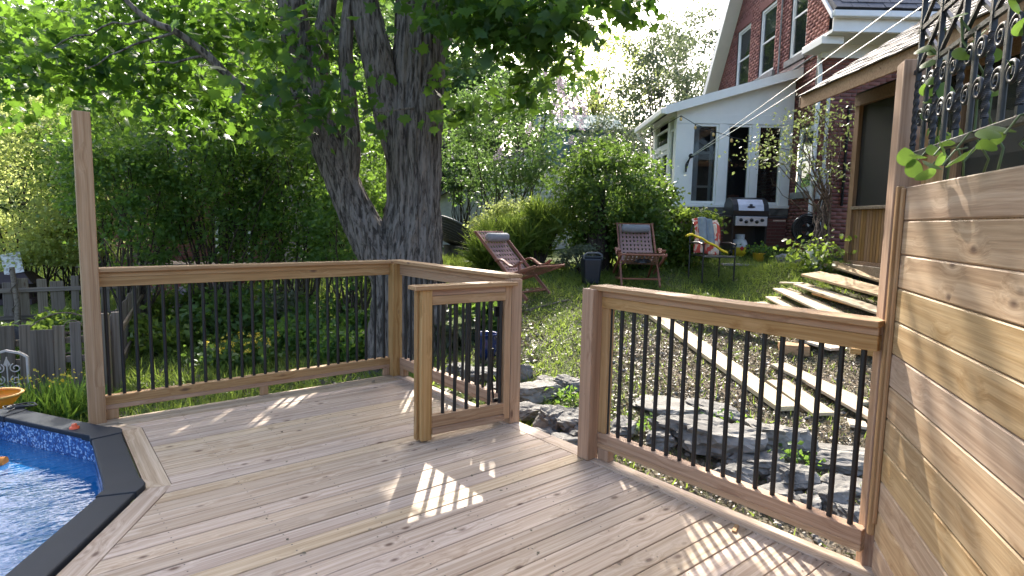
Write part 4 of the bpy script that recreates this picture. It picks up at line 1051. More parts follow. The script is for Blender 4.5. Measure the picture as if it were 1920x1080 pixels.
# ------------------------------------------------------------------ loose timber on the lawn
def plank(p0, p1, w_, th, label, mat='lumber', lift=.0, ext=0.0, name='loose_board', roll=0.0):
    a = Vector(p0); b = Vector(p1); d = (b - a).normalized(); b = b + d * ext
    a = Vector((a.x, a.y, float(gz(a.x, a.y)) + .022 + lift + th / 2)); b = Vector((b.x, b.y, float(gz(b.x, b.y)) + .022 + lift + th / 2))
    o = bar(name, a, b, w_, th, M[mat], None, ID, up=(0, math.sin(roll), math.cos(roll)))
    return tag(o, label, 'board', 'loose boards on the lawn')
plank((1.875,7.910,0.225), (2.416,5.120,-0.164), 0.217, .045, 'longest pale board lying diagonally across the bare lawn')
plank((2.261,7.680,0.194), (3.357,6.880,0.083), 0.203, .045, 'board propped on a timber offcut beside the pile', lift=.10)
plank((3.012,6.690,0.055), (3.288,6.640,0.047), 0.232, .11, 'short reddish timber offcut under a propped board', 'cedar', name='timber_offcut', lift=-.03)
plank((2.781,6.200,-0.014), (3.132,5.260,-0.146), 0.203, .03, 'thin board lying across the end of two shorter ones by the fence')
plank((2.580,5.750,-0.077), (2.686,5.040,-0.175), 0.217, .03, 'short wide board ending beside the longest board')
plank((2.868,5.660,-0.088), (3.043,4.910,-0.193), 0.131, .03, 'narrow strip of board pointing at the fence post', lift=.032)
plank((2.816,4.900,-0.195), (2.942,4.850,-0.202), 0.174, .025, 'little offcut lying on bare ground near the fence')
plank((3.389,6.950,0.101), (3.549,6.490,0.079), 0.203, .03, 'short board end sticking out below the pile', lift=.02)
plank((3.660,6.380,0.106), (3.824,6.180,0.114), 0.189, .06, 'square offcut against the fence post', 'cedar')
plank((4.097,8.320,0.622), (4.496,6.940,0.469), 0.319, .03, 'broad barky slab lying highest on the board pile', 'barkslab', lift=.16, roll=-0.42)
plank((4.742,9.110,0.775), (5.025,7.680,0.573), 0.290, .03, 'second barky slab, behind the broadest one on the pile', 'barkslab', lift=.12, roll=-0.42)
plank((5.145,9.370,0.811), (5.556,8.640,0.708), 0.290, .03, 'rearmost slab of the pile, against the gazebo beam', 'barkslab', lift=.04, roll=-0.42)
plank((4.439,8.540,0.696), (4.758,7.360,0.529), 0.232, .028, 'pale board sandwiched between two barky slabs', lift=.06, roll=-0.22)
plank((3.815,8.530,0.510), (3.884,7.040,0.340), 0.275, .028, 'wide clean board at the lawn edge of the pile', lift=.03, roll=-0.22)
plank((3.964,8.310,0.561), (4.159,6.680,0.406), 0.217, .028, 'long clean board lying on top of the wide one in the pile', lift=.07, roll=-0.22)
plank((3.994,7.920,0.522), (4.199,6.750,0.432), 0.145, .028, 'reddish edge board between pale ones of the pile', 'cedar', lift=.035, roll=-0.22)
plank((3.672,8.500,0.427), (3.703,7.720,0.334), 0.203, .025, 'board end poking from under the wide clean board', roll=-0.22)
plank((3.496,8.500,0.348), (3.614,7.820,0.303), 0.217, .025, 'lowest board end on the grass at the pile', roll=-0.22)
plank((3.831,8.640,0.536), (3.981,8.270,0.566), 0.050, .02, 'thin stick across the ends of the piled boards', lift=.09, roll=-0.22)
tag(MB().tube([(-0.489,8.640,-0.016), (0.008,8.370,0.145), (0.377,8.360,0.244), (0.812,8.610,0.325)], .014, 6).build('garden_stake', M['oldwood'], None, Matrix.Translation((0, 0, .03))), 'thin stick lying across the lawn in front of the deck chairs', 'stick')

# ------------------------------------------------------------------ folding deck chairs
def deck_chair(loc, rot, label, cap=False):
    Mx = Matrix.Translation(loc) @ Matrix.Rotation(rot, 4, 'Z')     # local +x is where the sitter looks
    t = thing('deck_chair', label, 'deck chair', loc, rotz=rot, group='folding deck chairs on the lawn'); k = M['teak']; W2 = .29
    A, B_ = Vector((-.66, 0, .98)), Vector((.42, 0, .02)); C, D_ = Vector((.60, 0, .52)), Vector((-.50, 0, .16))
    for s in (-1, 1):
        y = Vector((0, s * W2, 0)); bar('back_rail', A + y, B_ + y, .028, .05, k, t, Mx, ch=.006)
        y2 = Vector((0, s * (W2 + .045), 0)); bar('seat_rail', C + y2, D_ + y2, .026, .05, k, t, Mx, ch=.006)
        bar('rear_leg', Vector((-.16, s * (W2 - .04), .33)), Vector((-.66, s * (W2 - .04), .02)), .026, .045, k, t, Mx, ch=.006)
        bar('base_rail', Vector((-.62, s * (W2 + .02), .06)), Vector((.30, s * (W2 + .02), .13)), .024, .04, k, t, Mx, ch=.006)
        pts = [Vector((-.16 + .5 * i / 10, s * (W2 + .05), .53 + .05 * math.sin(i / 10 * 2 * math.pi + .6) + .02 * i / 10)) for i in range(11)]
        mb = MB()
        for a, b in zip(pts[:-1], pts[1:]): mb.bar(a - (b - a) * .1, b, .06, .028)
        mb.build('arm', k, t, Mx, bevel=.006); bar('arm_support', (.30, s * (W2 + .05), .40), (.30, s * (W2 + .05), .54), .03, .03, k, t, Mx, up=(1, 0, 0))
    for p in (A, A.lerp(B_, .62), C, Vector((-.62, 0, .06)), Vector((.30, 0, .13))):
        bar('stretcher', (p.x, -W2 - .03, p.z - .004), (p.x, W2 + .03, p.z - .004), .04, .026, k, t, Mx, ch=.006)
    # woven sling hanging from the top bar to the front bar
    prof = [A + Vector((.02, 0, -.01)), A.lerp(B_, .25) + Vector((-.02, 0, -.03)), A.lerp(B_, .5) + Vector((-.01, 0, -.04)), Vector((.02, 0, .33)), Vector((.25, 0, .36)), C + Vector((0, 0, .02))]
    sl = []
    for i in range(41):
        u = i / 40 * 5; j = min(4, int(u)); f = u - j; sl.append(prof[j].lerp(prof[j + 1], f))
    mb = MB(); nw = 9
    for q in range(nw):
        y = -W2 + .05 + (2 * W2 - .10) * q / (nw - 1)
        for a, b in zip(sl[:-1], sl[1:]): mb.add([(a.x, y - .019, a.z), (a.x, y + .019, a.z), (b.x, y + .019, b.z), (b.x, y - .019, b.z)], [(0, 1, 2, 3)])
    for i in range(0, 41):
        if i % 2: continue
        a = sl[max(0, i - 1)].lerp(sl[i], .3); b = sl[i].lerp(sl[min(40, i + 1)], .35)
        mb.add([(a.x - .003, -W2 + .03, a.z + .006), (a.x - .003, W2 - .03, a.z + .006), (b.x - .003, W2 - .03, b.z + .006), (b.x - .003, -W2 + .03, b.z + .006)], [(0, 1, 2, 3)])
    mb.build('woven_sling', plain('pinkish woven strap', (.34, .215, .195), .8, (.27, .16, .145), 25), t, Mx)
    pc = A.lerp(B_, .13) + Vector((.055, 0, .045)); mb = MB()
    mb.tube([(pc.x, -W2 + .06, pc.z), (pc.x, -W2 + .075, pc.z), (pc.x, -W2 + .09, pc.z), (pc.x, 0, pc.z - .006), (pc.x, W2 - .09, pc.z), (pc.x, W2 - .075, pc.z), (pc.x, W2 - .06, pc.z)], [.03, .058, .066, .068, .066, .058, .03], 16)
    mb.build('headrest_pillow', M['grey_cloth'], t, Mx)
    if cap: tag(MB().lathe([(.0, .13), (.07, .12), (.12, .08), (.14, .0)], 16, Matrix.Translation((.30, .02, .385))).build('sun_hat', M['dkmetal'], None, Mx), 'dark cap left lying on the seat of the deck chair', 'cap')
    return t
p = (0.124,9.110,0.294); deck_chair(G(p[0] - .02, p[1] + .05), R(-42), 'folding wooden deck chair turned sideways in front of the tall grass')
p = (2.008,9.350,0.427); deck_chair(G(p[0], p[1] + .35), R(-94), 'folding wooden deck chair facing the deck between dark bin and bush', True)

# dark bin with handle
p = (1.261,9.730,0.481); t = thing('dark_bin', 'dark navy bin with a chunky grey handle rim standing by the round shrub', 'bin', p)
B0 = Matrix.Translation(p) @ Matrix.Rotation(.15, 4, 'Z')
mb = MB(); mb.add([(-.12, -.12, 0), (.12, -.12, 0), (.12, .12, 0), (-.12, .12, 0), (-.15, -.14, .42), (.15, -.14, .42), (.15, .14, .42), (-.15, .14, .42)], [(0, 3, 2, 1), (4, 5, 6, 7), (0, 1, 5, 4), (1, 2, 6, 5), (2, 3, 7, 6), (3, 0, 4, 7)])
mb.build('body', plain('navy plastic', (.012, .016, .028), .4), t, B0, bevel=.03)
MB().tube([(-.145, -.1, .40), (-.14, -.1, .47), (-.09, -.1, .50), (.09, -.1, .50), (.14, -.1, .47), (.145, -.1, .40)], .018, 8).build('handle', plain('grey plastic rim', (.10, .11, .12), .3), t, B0)
boxo('lid', -.15, .15, -.14, .14, .421, .45, plain('dark lid', (.03, .035, .042), .25), t, B0, bevel=.02)

# wicker bowl chair on the terrace
p = (-1.37, 14.0, float(gz(-1.37, 14.0))); t = thing('wicker_chair', 'dark round wicker bowl chair tilted on its woven base beyond the trunk', 'wicker chair', p)
B0 = Matrix.Translation(p)
MB().lathe([(.27, 0), (.25, .06), (.215, .14), (.21, .22), (.24, .30)], 28, B0).build('base', M['wicker'], t)
Bw = B0 @ Matrix.Translation((.02, 0, .62)) @ Matrix.Rotation(R(24), 4, 'Y') @ Matrix.Rotation(R(-14), 4, 'X')
pr = [(.02, -.32), (.2, -.29), (.33, -.2), (.43, -.05), (.48, .1), (.50, .12), (.47, .11), (.41, -.03), (.31, -.17), (.18, -.25), (.0, -.27)]
MB().lathe(pr, 36, Bw).build('bowl', M['wicker'], t)
mb = MB()
for i in range(9):
    f = i / 9; r_ = .2 + .27 * math.sin(f * 1.4); zz = -.28 + .38 * f ** 1.4
    mb.tube([(r_ * math.cos(a) * 1.01, r_ * math.sin(a) * 1.01, zz) for a in np.linspace(0, 2 * math.pi, 33)], .012, 5, Bw, cap=False)
mb.build('weave', plain('wicker strand', (.11, .10, .10), .5, (.05, .045, .045), 40), t)
MB().tube([(.49 * math.cos(a), .49 * math.sin(a), .12) for a in np.linspace(0, 2 * math.pi, 41)], .024, 8, Bw, cap=False).build('rim', plain('grey wicker rim', (.16, .16, .165), .5), t)
mb = MB(); rr = random.Random(4)
for i in range(14):
    x, y = -2.6 + rr.uniform(0, 2.4), 12.6 + rr.uniform(0, 1.9); s = rr.uniform(.2, .32); n = 7
    mb.prism([(x + s * (.8 + .2 * rr.random()) * math.cos(2 * math.pi * k / n), y + .8 * s * (.8 + .2 * rr.random()) * math.sin(2 * math.pi * k / n)) for k in range(n)], .03, Matrix.Translation((0, 0, float(gz(x, y)) - .005)))
tag(mb.build('path', M['concrete'], None), kind='structure')

# ------------------------------------------------------------------ grill and things by the house
gx, gy = 4.72, 12.45; gzv = float(gz(gx, gy)); t = thing('gas_grill', 'black gas grill with steel lid panel and five knobs below the sunroom', 'grill', (gx, gy, gzv))
B0 = Matrix.Translation((gx, gy, gzv)); dkm = M['dkmetal']
prof = [(-.28, .80), (-.29, .90), (-.25, 1.02), (-.16, 1.12), (.0, 1.17), (.16, 1.15), (.26, 1.04), (.28, .80)]
def ext(prof, x0, x1): 
    n = len(prof); mb = MB(); mb.add([(x0, y, z) for y, z in prof] + [(x1, y, z) for y, z in prof], [tuple(range(n)), tuple(range(n, 2 * n))[::-1]] + [(i, n + i, n + (i + 1) % n, (i + 1) % n) for i in range(n)]); return mb
ext(prof, -.36, .36).build('lid', dkm, t, B0, bevel=.012)
ext([(-.300, .90), (-.262, 1.02), (-.172, 1.125), (-.150, 1.125), (-.23, 1.02), (-.27, .90)], -.25, .25).build('lid_panel', plain('bright steel panel', (.66, .69, .76), .42, metal=.6), t, B0)
em = MB(); em.prism([(.10 * math.cos(a) * .8, .022 * math.sin(a)) for a in np.linspace(0, 2 * math.pi, 20)[:-1]], .004, Matrix.Translation((0, -.281, .972)) @ Matrix.Rotation(R(72), 4, 'X')).prism([(.035 * math.cos(a), .022 * math.sin(a)) for a in np.linspace(0, 2 * math.pi, 14)[:-1]], .004, Matrix.Translation((0, -.266, 1.012)) @ Matrix.Rotation(R(66), 4, 'X'))
em.build('emblem', M['black'], t, B0)
boxo('firebox', -.35, .35, -.27, .27, .60, .798, dkm, t, B0, bevel=.01)
boxo('control_panel', -.31, .31, -.335, -.272, .60, .785, plain('steel front', (.62, .65, .72), .4, metal=.6), t, B0, bevel=.006)
for i, x in enumerate((-.21, -.105, .0, .105, .21)):
    MB().lathe([(.0, .045), (.024, .043), (.028, .03), (.034, .012), (.036, 0)], 16, B0 @ Matrix.Translation((x, -.336, .715 if i in (0, 2, 4) else .68)) @ Matrix.Rotation(R(90), 4, 'X')).build('knob', M['black'], t)
for x0, x1 in ((-.74, -.37), (.37, .74)): boxo('side_shelf', x0, x1, -.26, .24, .755, .80, dkm, t, B0, bevel=.01)
boxo('towel_bar', .45, .70, -.275, -.262, .70, .73, M['steel'], t, B0)
for x in (-.33, .33): boxo('cabinet_side', x - .02, x + .02, -.25, .25, .12, .598, dkm, t, B0)
boxo('cabinet_shelf', -.31, .31, -.25, .25, .12, .16, dkm, t, B0); boxo('cabinet_back', -.31, .31, .22, .25, .161, .597, dkm, t, B0)
for x in (-.33, .33):
    for y in (-.2, .2): MB().lathe([(.0, -.02), (.06, -.02), (.06, .02), (.0, .02)], 16, B0 @ Matrix.Translation((x, y, .06)) @ Matrix.Rotation(R(90), 4, 'Y')).build('wheel', M['black'], t)
p = (4.579,12.310,0.842); t = thing('propane_tank', 'yellow and grey propane tank standing under the grill', 'propane tank', p); B0 = Matrix.Translation(p)
MB().lathe([(.10, 0), (.10, .03), (.13, .05), (.15, .10), (.152, .19)], 22, B0).build('lower_body', plain('yellow paint', (.72, .55, .03), .4), t)
MB().lathe([(.152, .191), (.15, .27), (.12, .34), (.05, .37), (0, .375)], 22, B0).build('upper_body', plain('grey tank paint', (.5, .52, .53), .4), t)
MB().lathe([(.09, .33), (.095, .45), (.088, .45), (.083, .33)], 18, B0).build('collar', plain('grey collar', (.42, .44, .45), .4), t)
MB().prism([(0, -.05), (.05, 0), (0, .05), (-.05, 0)], .003, B0 @ Matrix.Translation((0, -.1535, .17)) @ Matrix.Rotation(R(90), 4, 'X')).build('warning_diamond', plain('red label', (.55, .03, .03), .5), t)
p = (4.779,11.800,0.771); t = thing('plant_pot', 'yellow pot with a straggly plant standing by the house wall', 'pot', p); B0 = Matrix.Translation(p)
MB().lathe([(.0, 0), (.085, 0), (.115, .16), (.125, .17), (.11, .17), (.10, .14), (0, .14)], 20, B0).build('pot', plain('yellow plastic pot', (.75, .48, .04), .45), t)
leaves('leaves', np.array(p) + np.array([0, 0, .24]) + RG.normal(size=(160, 3)) * np.array([.14, .1, .06]), .07, M['lf_dark'], t)
# metal garden chair with towels
p = (3.264,9.790,0.490); cx, cy = p[0] + .02, p[1] + .25; cz = float(gz(cx, cy)); CB = Matrix.Translation((cx, cy, cz)) @ Matrix.Rotation(R(8), 4, 'Z')
t = thing('metal_chair', 'black metal garden chair with towels hung over its back', 'garden chair', (cx, cy, cz)); t_ = MB
for x in (-.27, .27):
    t_().tube([(x, -.27, .0), (x, -.27, .44), (x, -.27, .62)], .014, 8).build('leg', M['dkmetal'], t, CB); t_().tube([(x, .25, .0), (x, .24, .44), (x * .95, .30, .75), (x * .7, .34, .95)], .014, 8).build('leg', M['dkmetal'], t, CB)
    t_().tube([(x, -.28, .62), (x, -.1, .645), (x, .12, .64), (x, .27, .62)], .017, 8).build('arm', M['dkmetal'], t, CB)
t_().tube([(-.19, .34, .95), (-.1, .345, 1.0), (.1, .345, 1.0), (.19, .34, .95)], .014, 8).build('back_rail', M['dkmetal'], t, CB)
mb = MB()
for i in range(9): mb.box(-.26, .26, -.25 + .055 * i, -.21 + .055 * i, .425, .437)
mb.build('seat', M['dkmetal'], t, CB); t_().tube([(-.27, -.27, .43), (.27, -.27, .43)], .016, 8).build('seat_front', plain('grey metal edge', (.12, .12, .115), .5), t, CB)
for i in range(5): t_().tube([(-.16 + .08 * i, .25, .44), (-.15 + .075 * i, .335, .97)], .008, 6).build('back_bar', M['dkmetal'], t, CB)
def cloth(name, f, nu, nv, mat, F, label, cat):
    mb = MB(); mb.add([f(i / nu, j / nv) for j in range(nv + 1) for i in range(nu + 1)], [(j * (nu + 1) + i, j * (nu + 1) + i + 1, (j + 1) * (nu + 1) + i + 1, (j + 1) * (nu + 1) + i) for j in range(nv) for i in range(nu)], None, True)
    o = mb.build(name, mat, None, F); s = o.modifiers.new('thick', 'SOLIDIFY'); s.thickness = .012
    return tag(o, label, cat)
def towelmat():
    m, nt, b = new_mat('patterned towel'); L = nt.links
    tc = N(nt, 'TexCoord'); mp = N(nt, 'Mapping'); mp.inputs['Scale'].default_value = (8, 8, 4); L.new(tc.outputs['Object'], mp.inputs[0])
    vo = N(nt, 'TexNoise', i_Scale=1.2, i_Detail=1, i_Distortion=1.5); L.new(mp.outputs[0], vo.inputs['Vector'])
    r = ramp(nt, [(.38, (.62, .10, .07)), (.46, (.75, .62, .5)), (.56, (.80, .55, .40)), (.64, (.78, .72, .64))]); r.color_ramp.interpolation = 'CONSTANT'; L.new(vo.outputs['Fac'], r.inputs[0]); L.new(r.outputs[0], b.inputs['Base Color']); b.inputs['Roughness'].default_value = .95
    return m
cloth('towel', lambda u, v: (-.22 + .46 * u + .02 * math.sin(v * 5), .345 - .06 * math.sin(v * 2.2) + .028 * math.sin(u * 14) - (.03 + .10 * v if v > .08 else 0), 1.03 - .58 * v + .02 * math.sin(u * 6)), 26, 18, towelmat(), CB, 'red and peach patterned towel draped over the metal chair back', 'towel')
cloth('towel', lambda u, v: (-.16 + .24 * u + .03 * v, .255 - .13 * v + .03 * math.sin(u * 11 + v * 2), 1.05 - .42 * v + .015 * math.sin(u * 5)), 20, 14, plain('grey blue towel', (.28, .33, .38), .95, (.2, .25, .3), 12), CB, 'grey blue towel hung over the patterned one', 'towel')
cloth('towel', lambda u, v: (-.50 + .62 * u, -.10 - .20 * u + .07 * (v - .5), .80 - .32 * u ** 1.2 - .05 * max(0, .15 - u) * 8 + .03 * math.sin(v * 3.1) + .006 * math.sin(u * 20)), 26, 8, plain('yellow towel', (.78, .6, .03), .9, (.65, .48, .02), 9), CB, 'rolled yellow towel slung across the metal chair arm', 'towel')
p = (5.250,11.550,0.735); rock((p[0], p[1]), (.36, .24, .2), .1, 61, M['concrete'], 'squared rough grey stone block by the house corner', None, 0, .2, 'stone', 'stone_block')
p = (4.636,9.290,0.799); t = thing('white_bucket', 'upturned white bucket behind the vine stems', 'bucket', p); MB().lathe([(.16, 0), (.14, .30), (.12, .32), (0, .325)], 22, Matrix.Translation(p)).build('body', M['whiteold'], t); MB().lathe([(.163, .0), (.172, .004), (.172, .03), (.16, .03)], 22, Matrix.Translation(p)).build('rim', M['whiteold'], t)
hp = Vector((5.86, 12.22, 1.42)); t = thing('hose_reel', 'black wall hose reel on the brick corner', 'hose reel', (hp.x, hp.y, hp.z - .3)); Bh = Matrix.Translation(hp) @ Matrix.Rotation(R(90), 4, 'X')
mb = MB()
for r_ in (.14, .18, .22, .26): 
    for dz in (-.05, 0, .05): mb.tube([(r_ * math.cos(a), r_ * math.sin(a), dz) for a in np.linspace(0, 2 * math.pi, 29)], .017, 6, Bh, cap=False)
mb.build('hose', M['black'], t); mb = MB()
for k in range(6): mb.bar((0, 0, .085), (.29 * math.cos(k * 1.047), .29 * math.sin(k * 1.047), .085), .03, .012, M=Bh)
mb.tube([(.3 * math.cos(a), .3 * math.sin(a), .085) for a in np.linspace(0, 2 * math.pi, 29)], .014, 6, Bh, cap=False).build('wheel', M['dkmetal'], t)
MB().box(hp.x - .05, hp.x + .25, hp.y + .07, hp.y + .18, hp.z - .05, hp.z + .05).build('wall_mount', M['dkmetal'], t)
MB().tube([(hp.x - .2, hp.y - .02, hp.z - .15), (hp.x - .26, hp.y - .05, hp.z - .4), (hp.x - .34, hp.y - .1, .8)], .012, 6).build('hose_end', plain('pale hose', (.3, .3, .24), .5), t)
boxo_p = MB()
for i, (x, y) in enumerate(((4.2, 11.45), (4.75, 11.35), (5.3, 11.2), (5.9, 11.0))):
    boxo_p.prism([(x - .28, y - .2), (x + .25, y - .22), (x + .28, y + .18), (x - .24, y + .2)], .03, Matrix.Translation((0, 0, float(gz(x, y)) - .003)))
tag(boxo_p.build('paving', M['concrete'], None), kind='structure')

# ------------------------------------------------------------------ left: picket fences, scrollwork, planter
def pick(t, p0, p1, n, h, w_, lean=0, seed=1, mat='oldwood', rails=(.25, .7), wide=None, back=1):
    rr = random.Random(seed); p0 = Vector(p0); p1 = Vector(p1); d = (p1 - p0); L = d.length; d.normalize(); nrm = Vector((-d.y, d.x, 0))
    for i in range(n):
        q = p0 + d * (L * (i + .5) / n + rr.uniform(-.012, .012)); zb = float(gz(q.x, q.y)); hh = h * rr.uniform(.94, 1.06); ww = w_ * rr.uniform(.7, 1.25)
        if wide and i in wide: ww = w_ * 1.9
        l_ = d * rr.uniform(-.02, .02)
        bar('picket', Vector((q.x, q.y, zb + .01)), Vector((q.x, q.y, zb + hh)) + l_, ww, .018, M[mat], t, up=nrm, ch=.004)
    for f in rails:
        a = p0 - nrm * .032 * back; b = p1 - nrm * .032 * back
        bar('rail', Vector((a.x, a.y, float(gz(a.x, a.y)) + h * f)), Vector((b.x, b.y, float(gz(b.x, b.y)) + h * f)), .03, .07, M[mat], t)
    for q in (p0 - d * .05, p1 + d * .05):
        q = q - nrm * .06 * back; zb = float(gz(q.x, q.y)); bar('fence_post', Vector((q.x, q.y, zb - .2)), Vector((q.x, q.y, zb + h * 1.12)), .08, .08, M[mat], t, up=nrm)
t = thing('picket_fence', 'weathered grey picket fence with one extra wide board behind the pool', 'fence', G(-5.1, 6.4)); pick(t, (-6.6, 5.65, 0), (-4.55, 6.6, 0), 15, .84, .112, seed=2, back=-1, wide=(11,), rails=(.2, .55, .8))
t = thing('picket_fence', 'old picket fence at the far side of the vegetable plot, sunlight in its gaps', 'fence', G(-8.0, 9.6)); pick(t, (-10.4, 8.6, 0), (-6.5, 10.6, 0), 20, .86, .155, seed=5, rails=(.28, .8))
t = thing('picket_fence', 'picket fence running away from the tall deck post to the far fence', 'fence', G(-5.6, 8.8)); pick(t, (-4.62, 6.9, 0), (-6.45, 10.5, 0), 24, .82, .10, seed=8)
# post with twisted wire
p = G(-7.95, 9.75); t = thing('crooked_post', 'thin crooked wooden post with twisted wire on the far picket fence', 'post', p)
MB().tube([(p[0], p[1] - .12, p[2] - .1), (p[0] + .03, p[1] - .12, p[2] + .5), (p[0] - .02, p[1] - .12, p[2] + 1.08)], [.045, .04, .035], 8).build('shaft', M['oldwood'], t)
MB().tube([(p[0] + .05 * math.cos(k * .9), p[1] - .12 + .05 * math.sin(k * .9), p[2] + .2 + k * .045) for k in range(20)], .008, 5).build('wire', M['oldwood'], t)
# scrolled trellis between the fences
t = thing('scrollwork_trellis', 'rusty scrolled metal trellis with a woven centre standing above the near pickets', 'trellis', G(-5.5, 6.75)); rust = plain('rusty iron', (.22, .17, .12), .7, (.1, .06, .04), 20, metal=.3)
c0 = Vector((-5.616,6.750,0.056)); B0 = Matrix.Translation(c0) @ Matrix.Rotation(R(24), 4, 'Z')
for s in (1, -1):
    for u in (1, -1):
        pts = [(s * (.1 + .75 * i / 20), 0, u * (.02 + .22 * math.sin(i / 20 * math.pi) ** .8)) for i in range(21)]; MB().tube(pts, .008, 6).build('hoop', rust, t, B0)
    for (cx_, cz_, r_) in ((.55, .05, .11), (.42, -.03, .07), (.7, -.04, .06)):
        MB().tube([(s * (cx_ + r_ * (1 - .7 * i / 28) * math.cos(i / 28 * 9)), 0, cz_ + r_ * (1 - .7 * i / 28) * math.sin(i / 28 * 9)) for i in range(29)], .006, 6).build('scroll', rust, t, B0)
    MB().tube([(s * .1, 0, 0), (s * 1.0, 0, .02)], .008, 6).build('bar', rust, t, B0); MB().tube([(s * .6, 0, -.95), (s * .6, 0, -.1)], .01, 6).build('leg', rust, t, B0)
MB().lathe([(.0, .012), (.07, .01), (.11, 0), (.07, -.01), (0, -.012)], 18, Matrix.Rotation(R(90), 4, 'X')).build('woven_centre', M['wicker'], t, B0)
# white scrolled panel hung on near pickets
c0 = Vector((-5.100,6.020,-0.187)); B0 = Matrix.Translation(c0) @ Matrix.Rotation(R(24), 4, 'Z'); t = thing('iron_plaque', 'small off white arched iron plaque hung on the near picket fence', 'plaque', tuple(c0)); wh = plain('cream iron', (.55, .5, .46), .6)
ar = [(-.17, 0, -.22), (.17, 0, -.22), (.17, 0, .16), (.12, 0, .20), (0, 0, .235), (-.12, 0, .20), (-.17, 0, .16), (-.17, 0, -.22)]
mb = MB()
for a, b in zip(ar[:-1], ar[1:]): mb.bar(a, b, .02, .035, up=(0, 1, 0))
mb.build('frame', wh, t, B0)
mb = MB(); mb.tube([(0, 0, -.2), (0, 0, .17)], .006, 6)
for s in (-1, 1):
    for cz_, r_ in ((.05, .05), (-.07, .045), (-.15, .03)): mb.tube([(s * (.02 + r_ + r_ * (1 - .7 * i / 20) * math.cos(i / 20 * 8 + 2)), 0, cz_ + r_ * (1 - .7 * i / 20) * math.sin(i / 20 * 8 + 2)) for i in range(21)], .006, 5)
    mb.tube([(s * .09, 0, -.2), (s * .09, 0, -.02)], .006, 5)
mb.add([(-.03, 0, .09), (0, -.01, .17), (.03, 0, .09), (0, .01, .06)], [(0, 1, 2, 3)]); mb.build('scrollwork', wh, t, B0)
# orange tub beside the pool
c0 = Vector((-4.611,5.300,-0.348)); t = thing('orange_tub', 'orange plastic tub with a flared rim behind the pool', 'tub', (c0.x, c0.y, c0.z - .06)); B0 = Matrix.Translation(c0)
orp = plain('orange tub plastic', (.80, .30, .02), .35, (.72, .25, .02), 6)
MB().lathe([(.0, -.06), (.06, -.06), (.09, .02), (.19, .15), (.185, .152), (.08, .03), (0, -.04)], 28, B0).build('bowl', orp, t); MB().lathe([(.19, .15), (.205, .16), (.2, .172), (.18, .168)], 28, B0).build('rim', plain('pale orange rim', (.85, .5, .15), .4), t)
MB().lathe([(.05, -.06), (.05, c0.z * -1 + float(gz(c0.x, c0.y)))], 12, B0).build('pedestal', M['oldwood'], t); MB().lathe([(.15, .0), (.15, .02), (.05, .05)], 16, Matrix.Translation((c0.x, c0.y, float(gz(c0.x, c0.y))))).build('foot', M['oldwood'], t)
# dark lantern house with a printed notice behind
p = (-10.275,12.460,-0.427); s_ = 1.2; t = thing('pagoda_lantern', 'dark wooden lantern house with a white notice leaning on its roof, in the grass', 'lantern', p); B0 = Matrix.Translation(p) @ Matrix.Rotation(.35, 4, 'Z') @ Matrix.Scale(s_, 4); pw_ = plain('dark purple wood', (.05, .03, .035), .6)
boxo('plinth', -.32, .32, -.28, .28, 0, .09, pw_, t, B0)
mb = MB().box(-.26, -.18, -.22, .22, .09, .36).box(.18, .26, -.22, .22, .09, .36).box(-.18, -.06, -.22, .22, .30, .36).box(-.06, .18, -.22, .22, .28, .36).box(-.04, .03, -.22, .22, .09, .30); mb.build('body', pw_, t, B0)
MB().add([(-.36, -.32, .36), (.36, -.32, .36), (.36, .32, .36), (-.36, .32, .36), (-.2, -.18, .54), (.2, -.18, .54), (.2, .18, .54), (-.2, .18, .54)], [(3, 2, 1, 0), (4, 5, 6, 7), (0, 1, 5, 4), (1, 2, 6, 5), (2, 3, 7, 6), (3, 0, 4, 7)]).build('roof', pw_, t, B0)
def notice():
    m, nt, b = new_mat('printed notice'); L = nt.links; tc = N(nt, 'TexCoord'); mp = N(nt, 'Mapping'); mp.inputs['Scale'].default_value = (14, 14, 26); L.new(tc.outputs['Object'], mp.inputs[0])
    nz = N(nt, 'TexNoise', i_Scale=1, i_Detail=1); L.new(mp.outputs[0], nz.inputs['Vector']); r = ramp(nt, [(.42, (.45, .40, .38)), (.5, (.72, .71, .70))]); L.new(nz.outputs['Fac'], r.inputs[0]); L.new(r.outputs[0], b.inputs['Base Color']); return m
MB().box(-.02, .26, -.006, .006, 0, .36).build('notice', notice(), t, B0 @ Matrix.Translation((-.04, -.2, .50)) @ Matrix.Rotation(R(-12), 4, 'Y') @ Matrix.Rotation(R(-14), 4, 'X'))
# split rail fence far behind, red storage box, blue pot
t = thing('split_rail_fence', 'low dark split rail fence across the sunny grass far behind', 'fence', G(-13.5, 17)); 
for i, (a, b) in enumerate((((-20, 17.6), (-15.5, 17.2)), ((-15.7, 17.25), (-12.2, 17.0)), ((-12.4, 17.0), (-9.5, 16.4)))):
    for h_ in (.28, .62): bar('rail', G(a[0], a[1], h_), G(b[0], b[1], h_ + .04), .09, .11, M['oldwood'], t)
    bar('fence_post', G(b[0] - .1, b[1], -.2), G(b[0] - .1, b[1], .8), .12, .12, M['oldwood'], t, up=(0, 1, 0))
p = G(-6.6, 12.4); t = thing('red_shed_box', 'low dull red garden box half hidden under the lilac bushes', 'garden box', p); redp = plain('dull red paint', (.20, .04, .03), .7, (.13, .03, .025), 6)
boxo('front', -7.6, -5.3, 12.2, 12.24, p[2] - .05, p[2] + .85, redp, t); boxo('side', -7.6, -7.56, 12.24, 13.0, p[2] - .05, p[2] + .85, redp, t); boxo('side', -5.34, -5.3, 12.24, 13.0, p[2] - .05, p[2] + .85, redp, t)
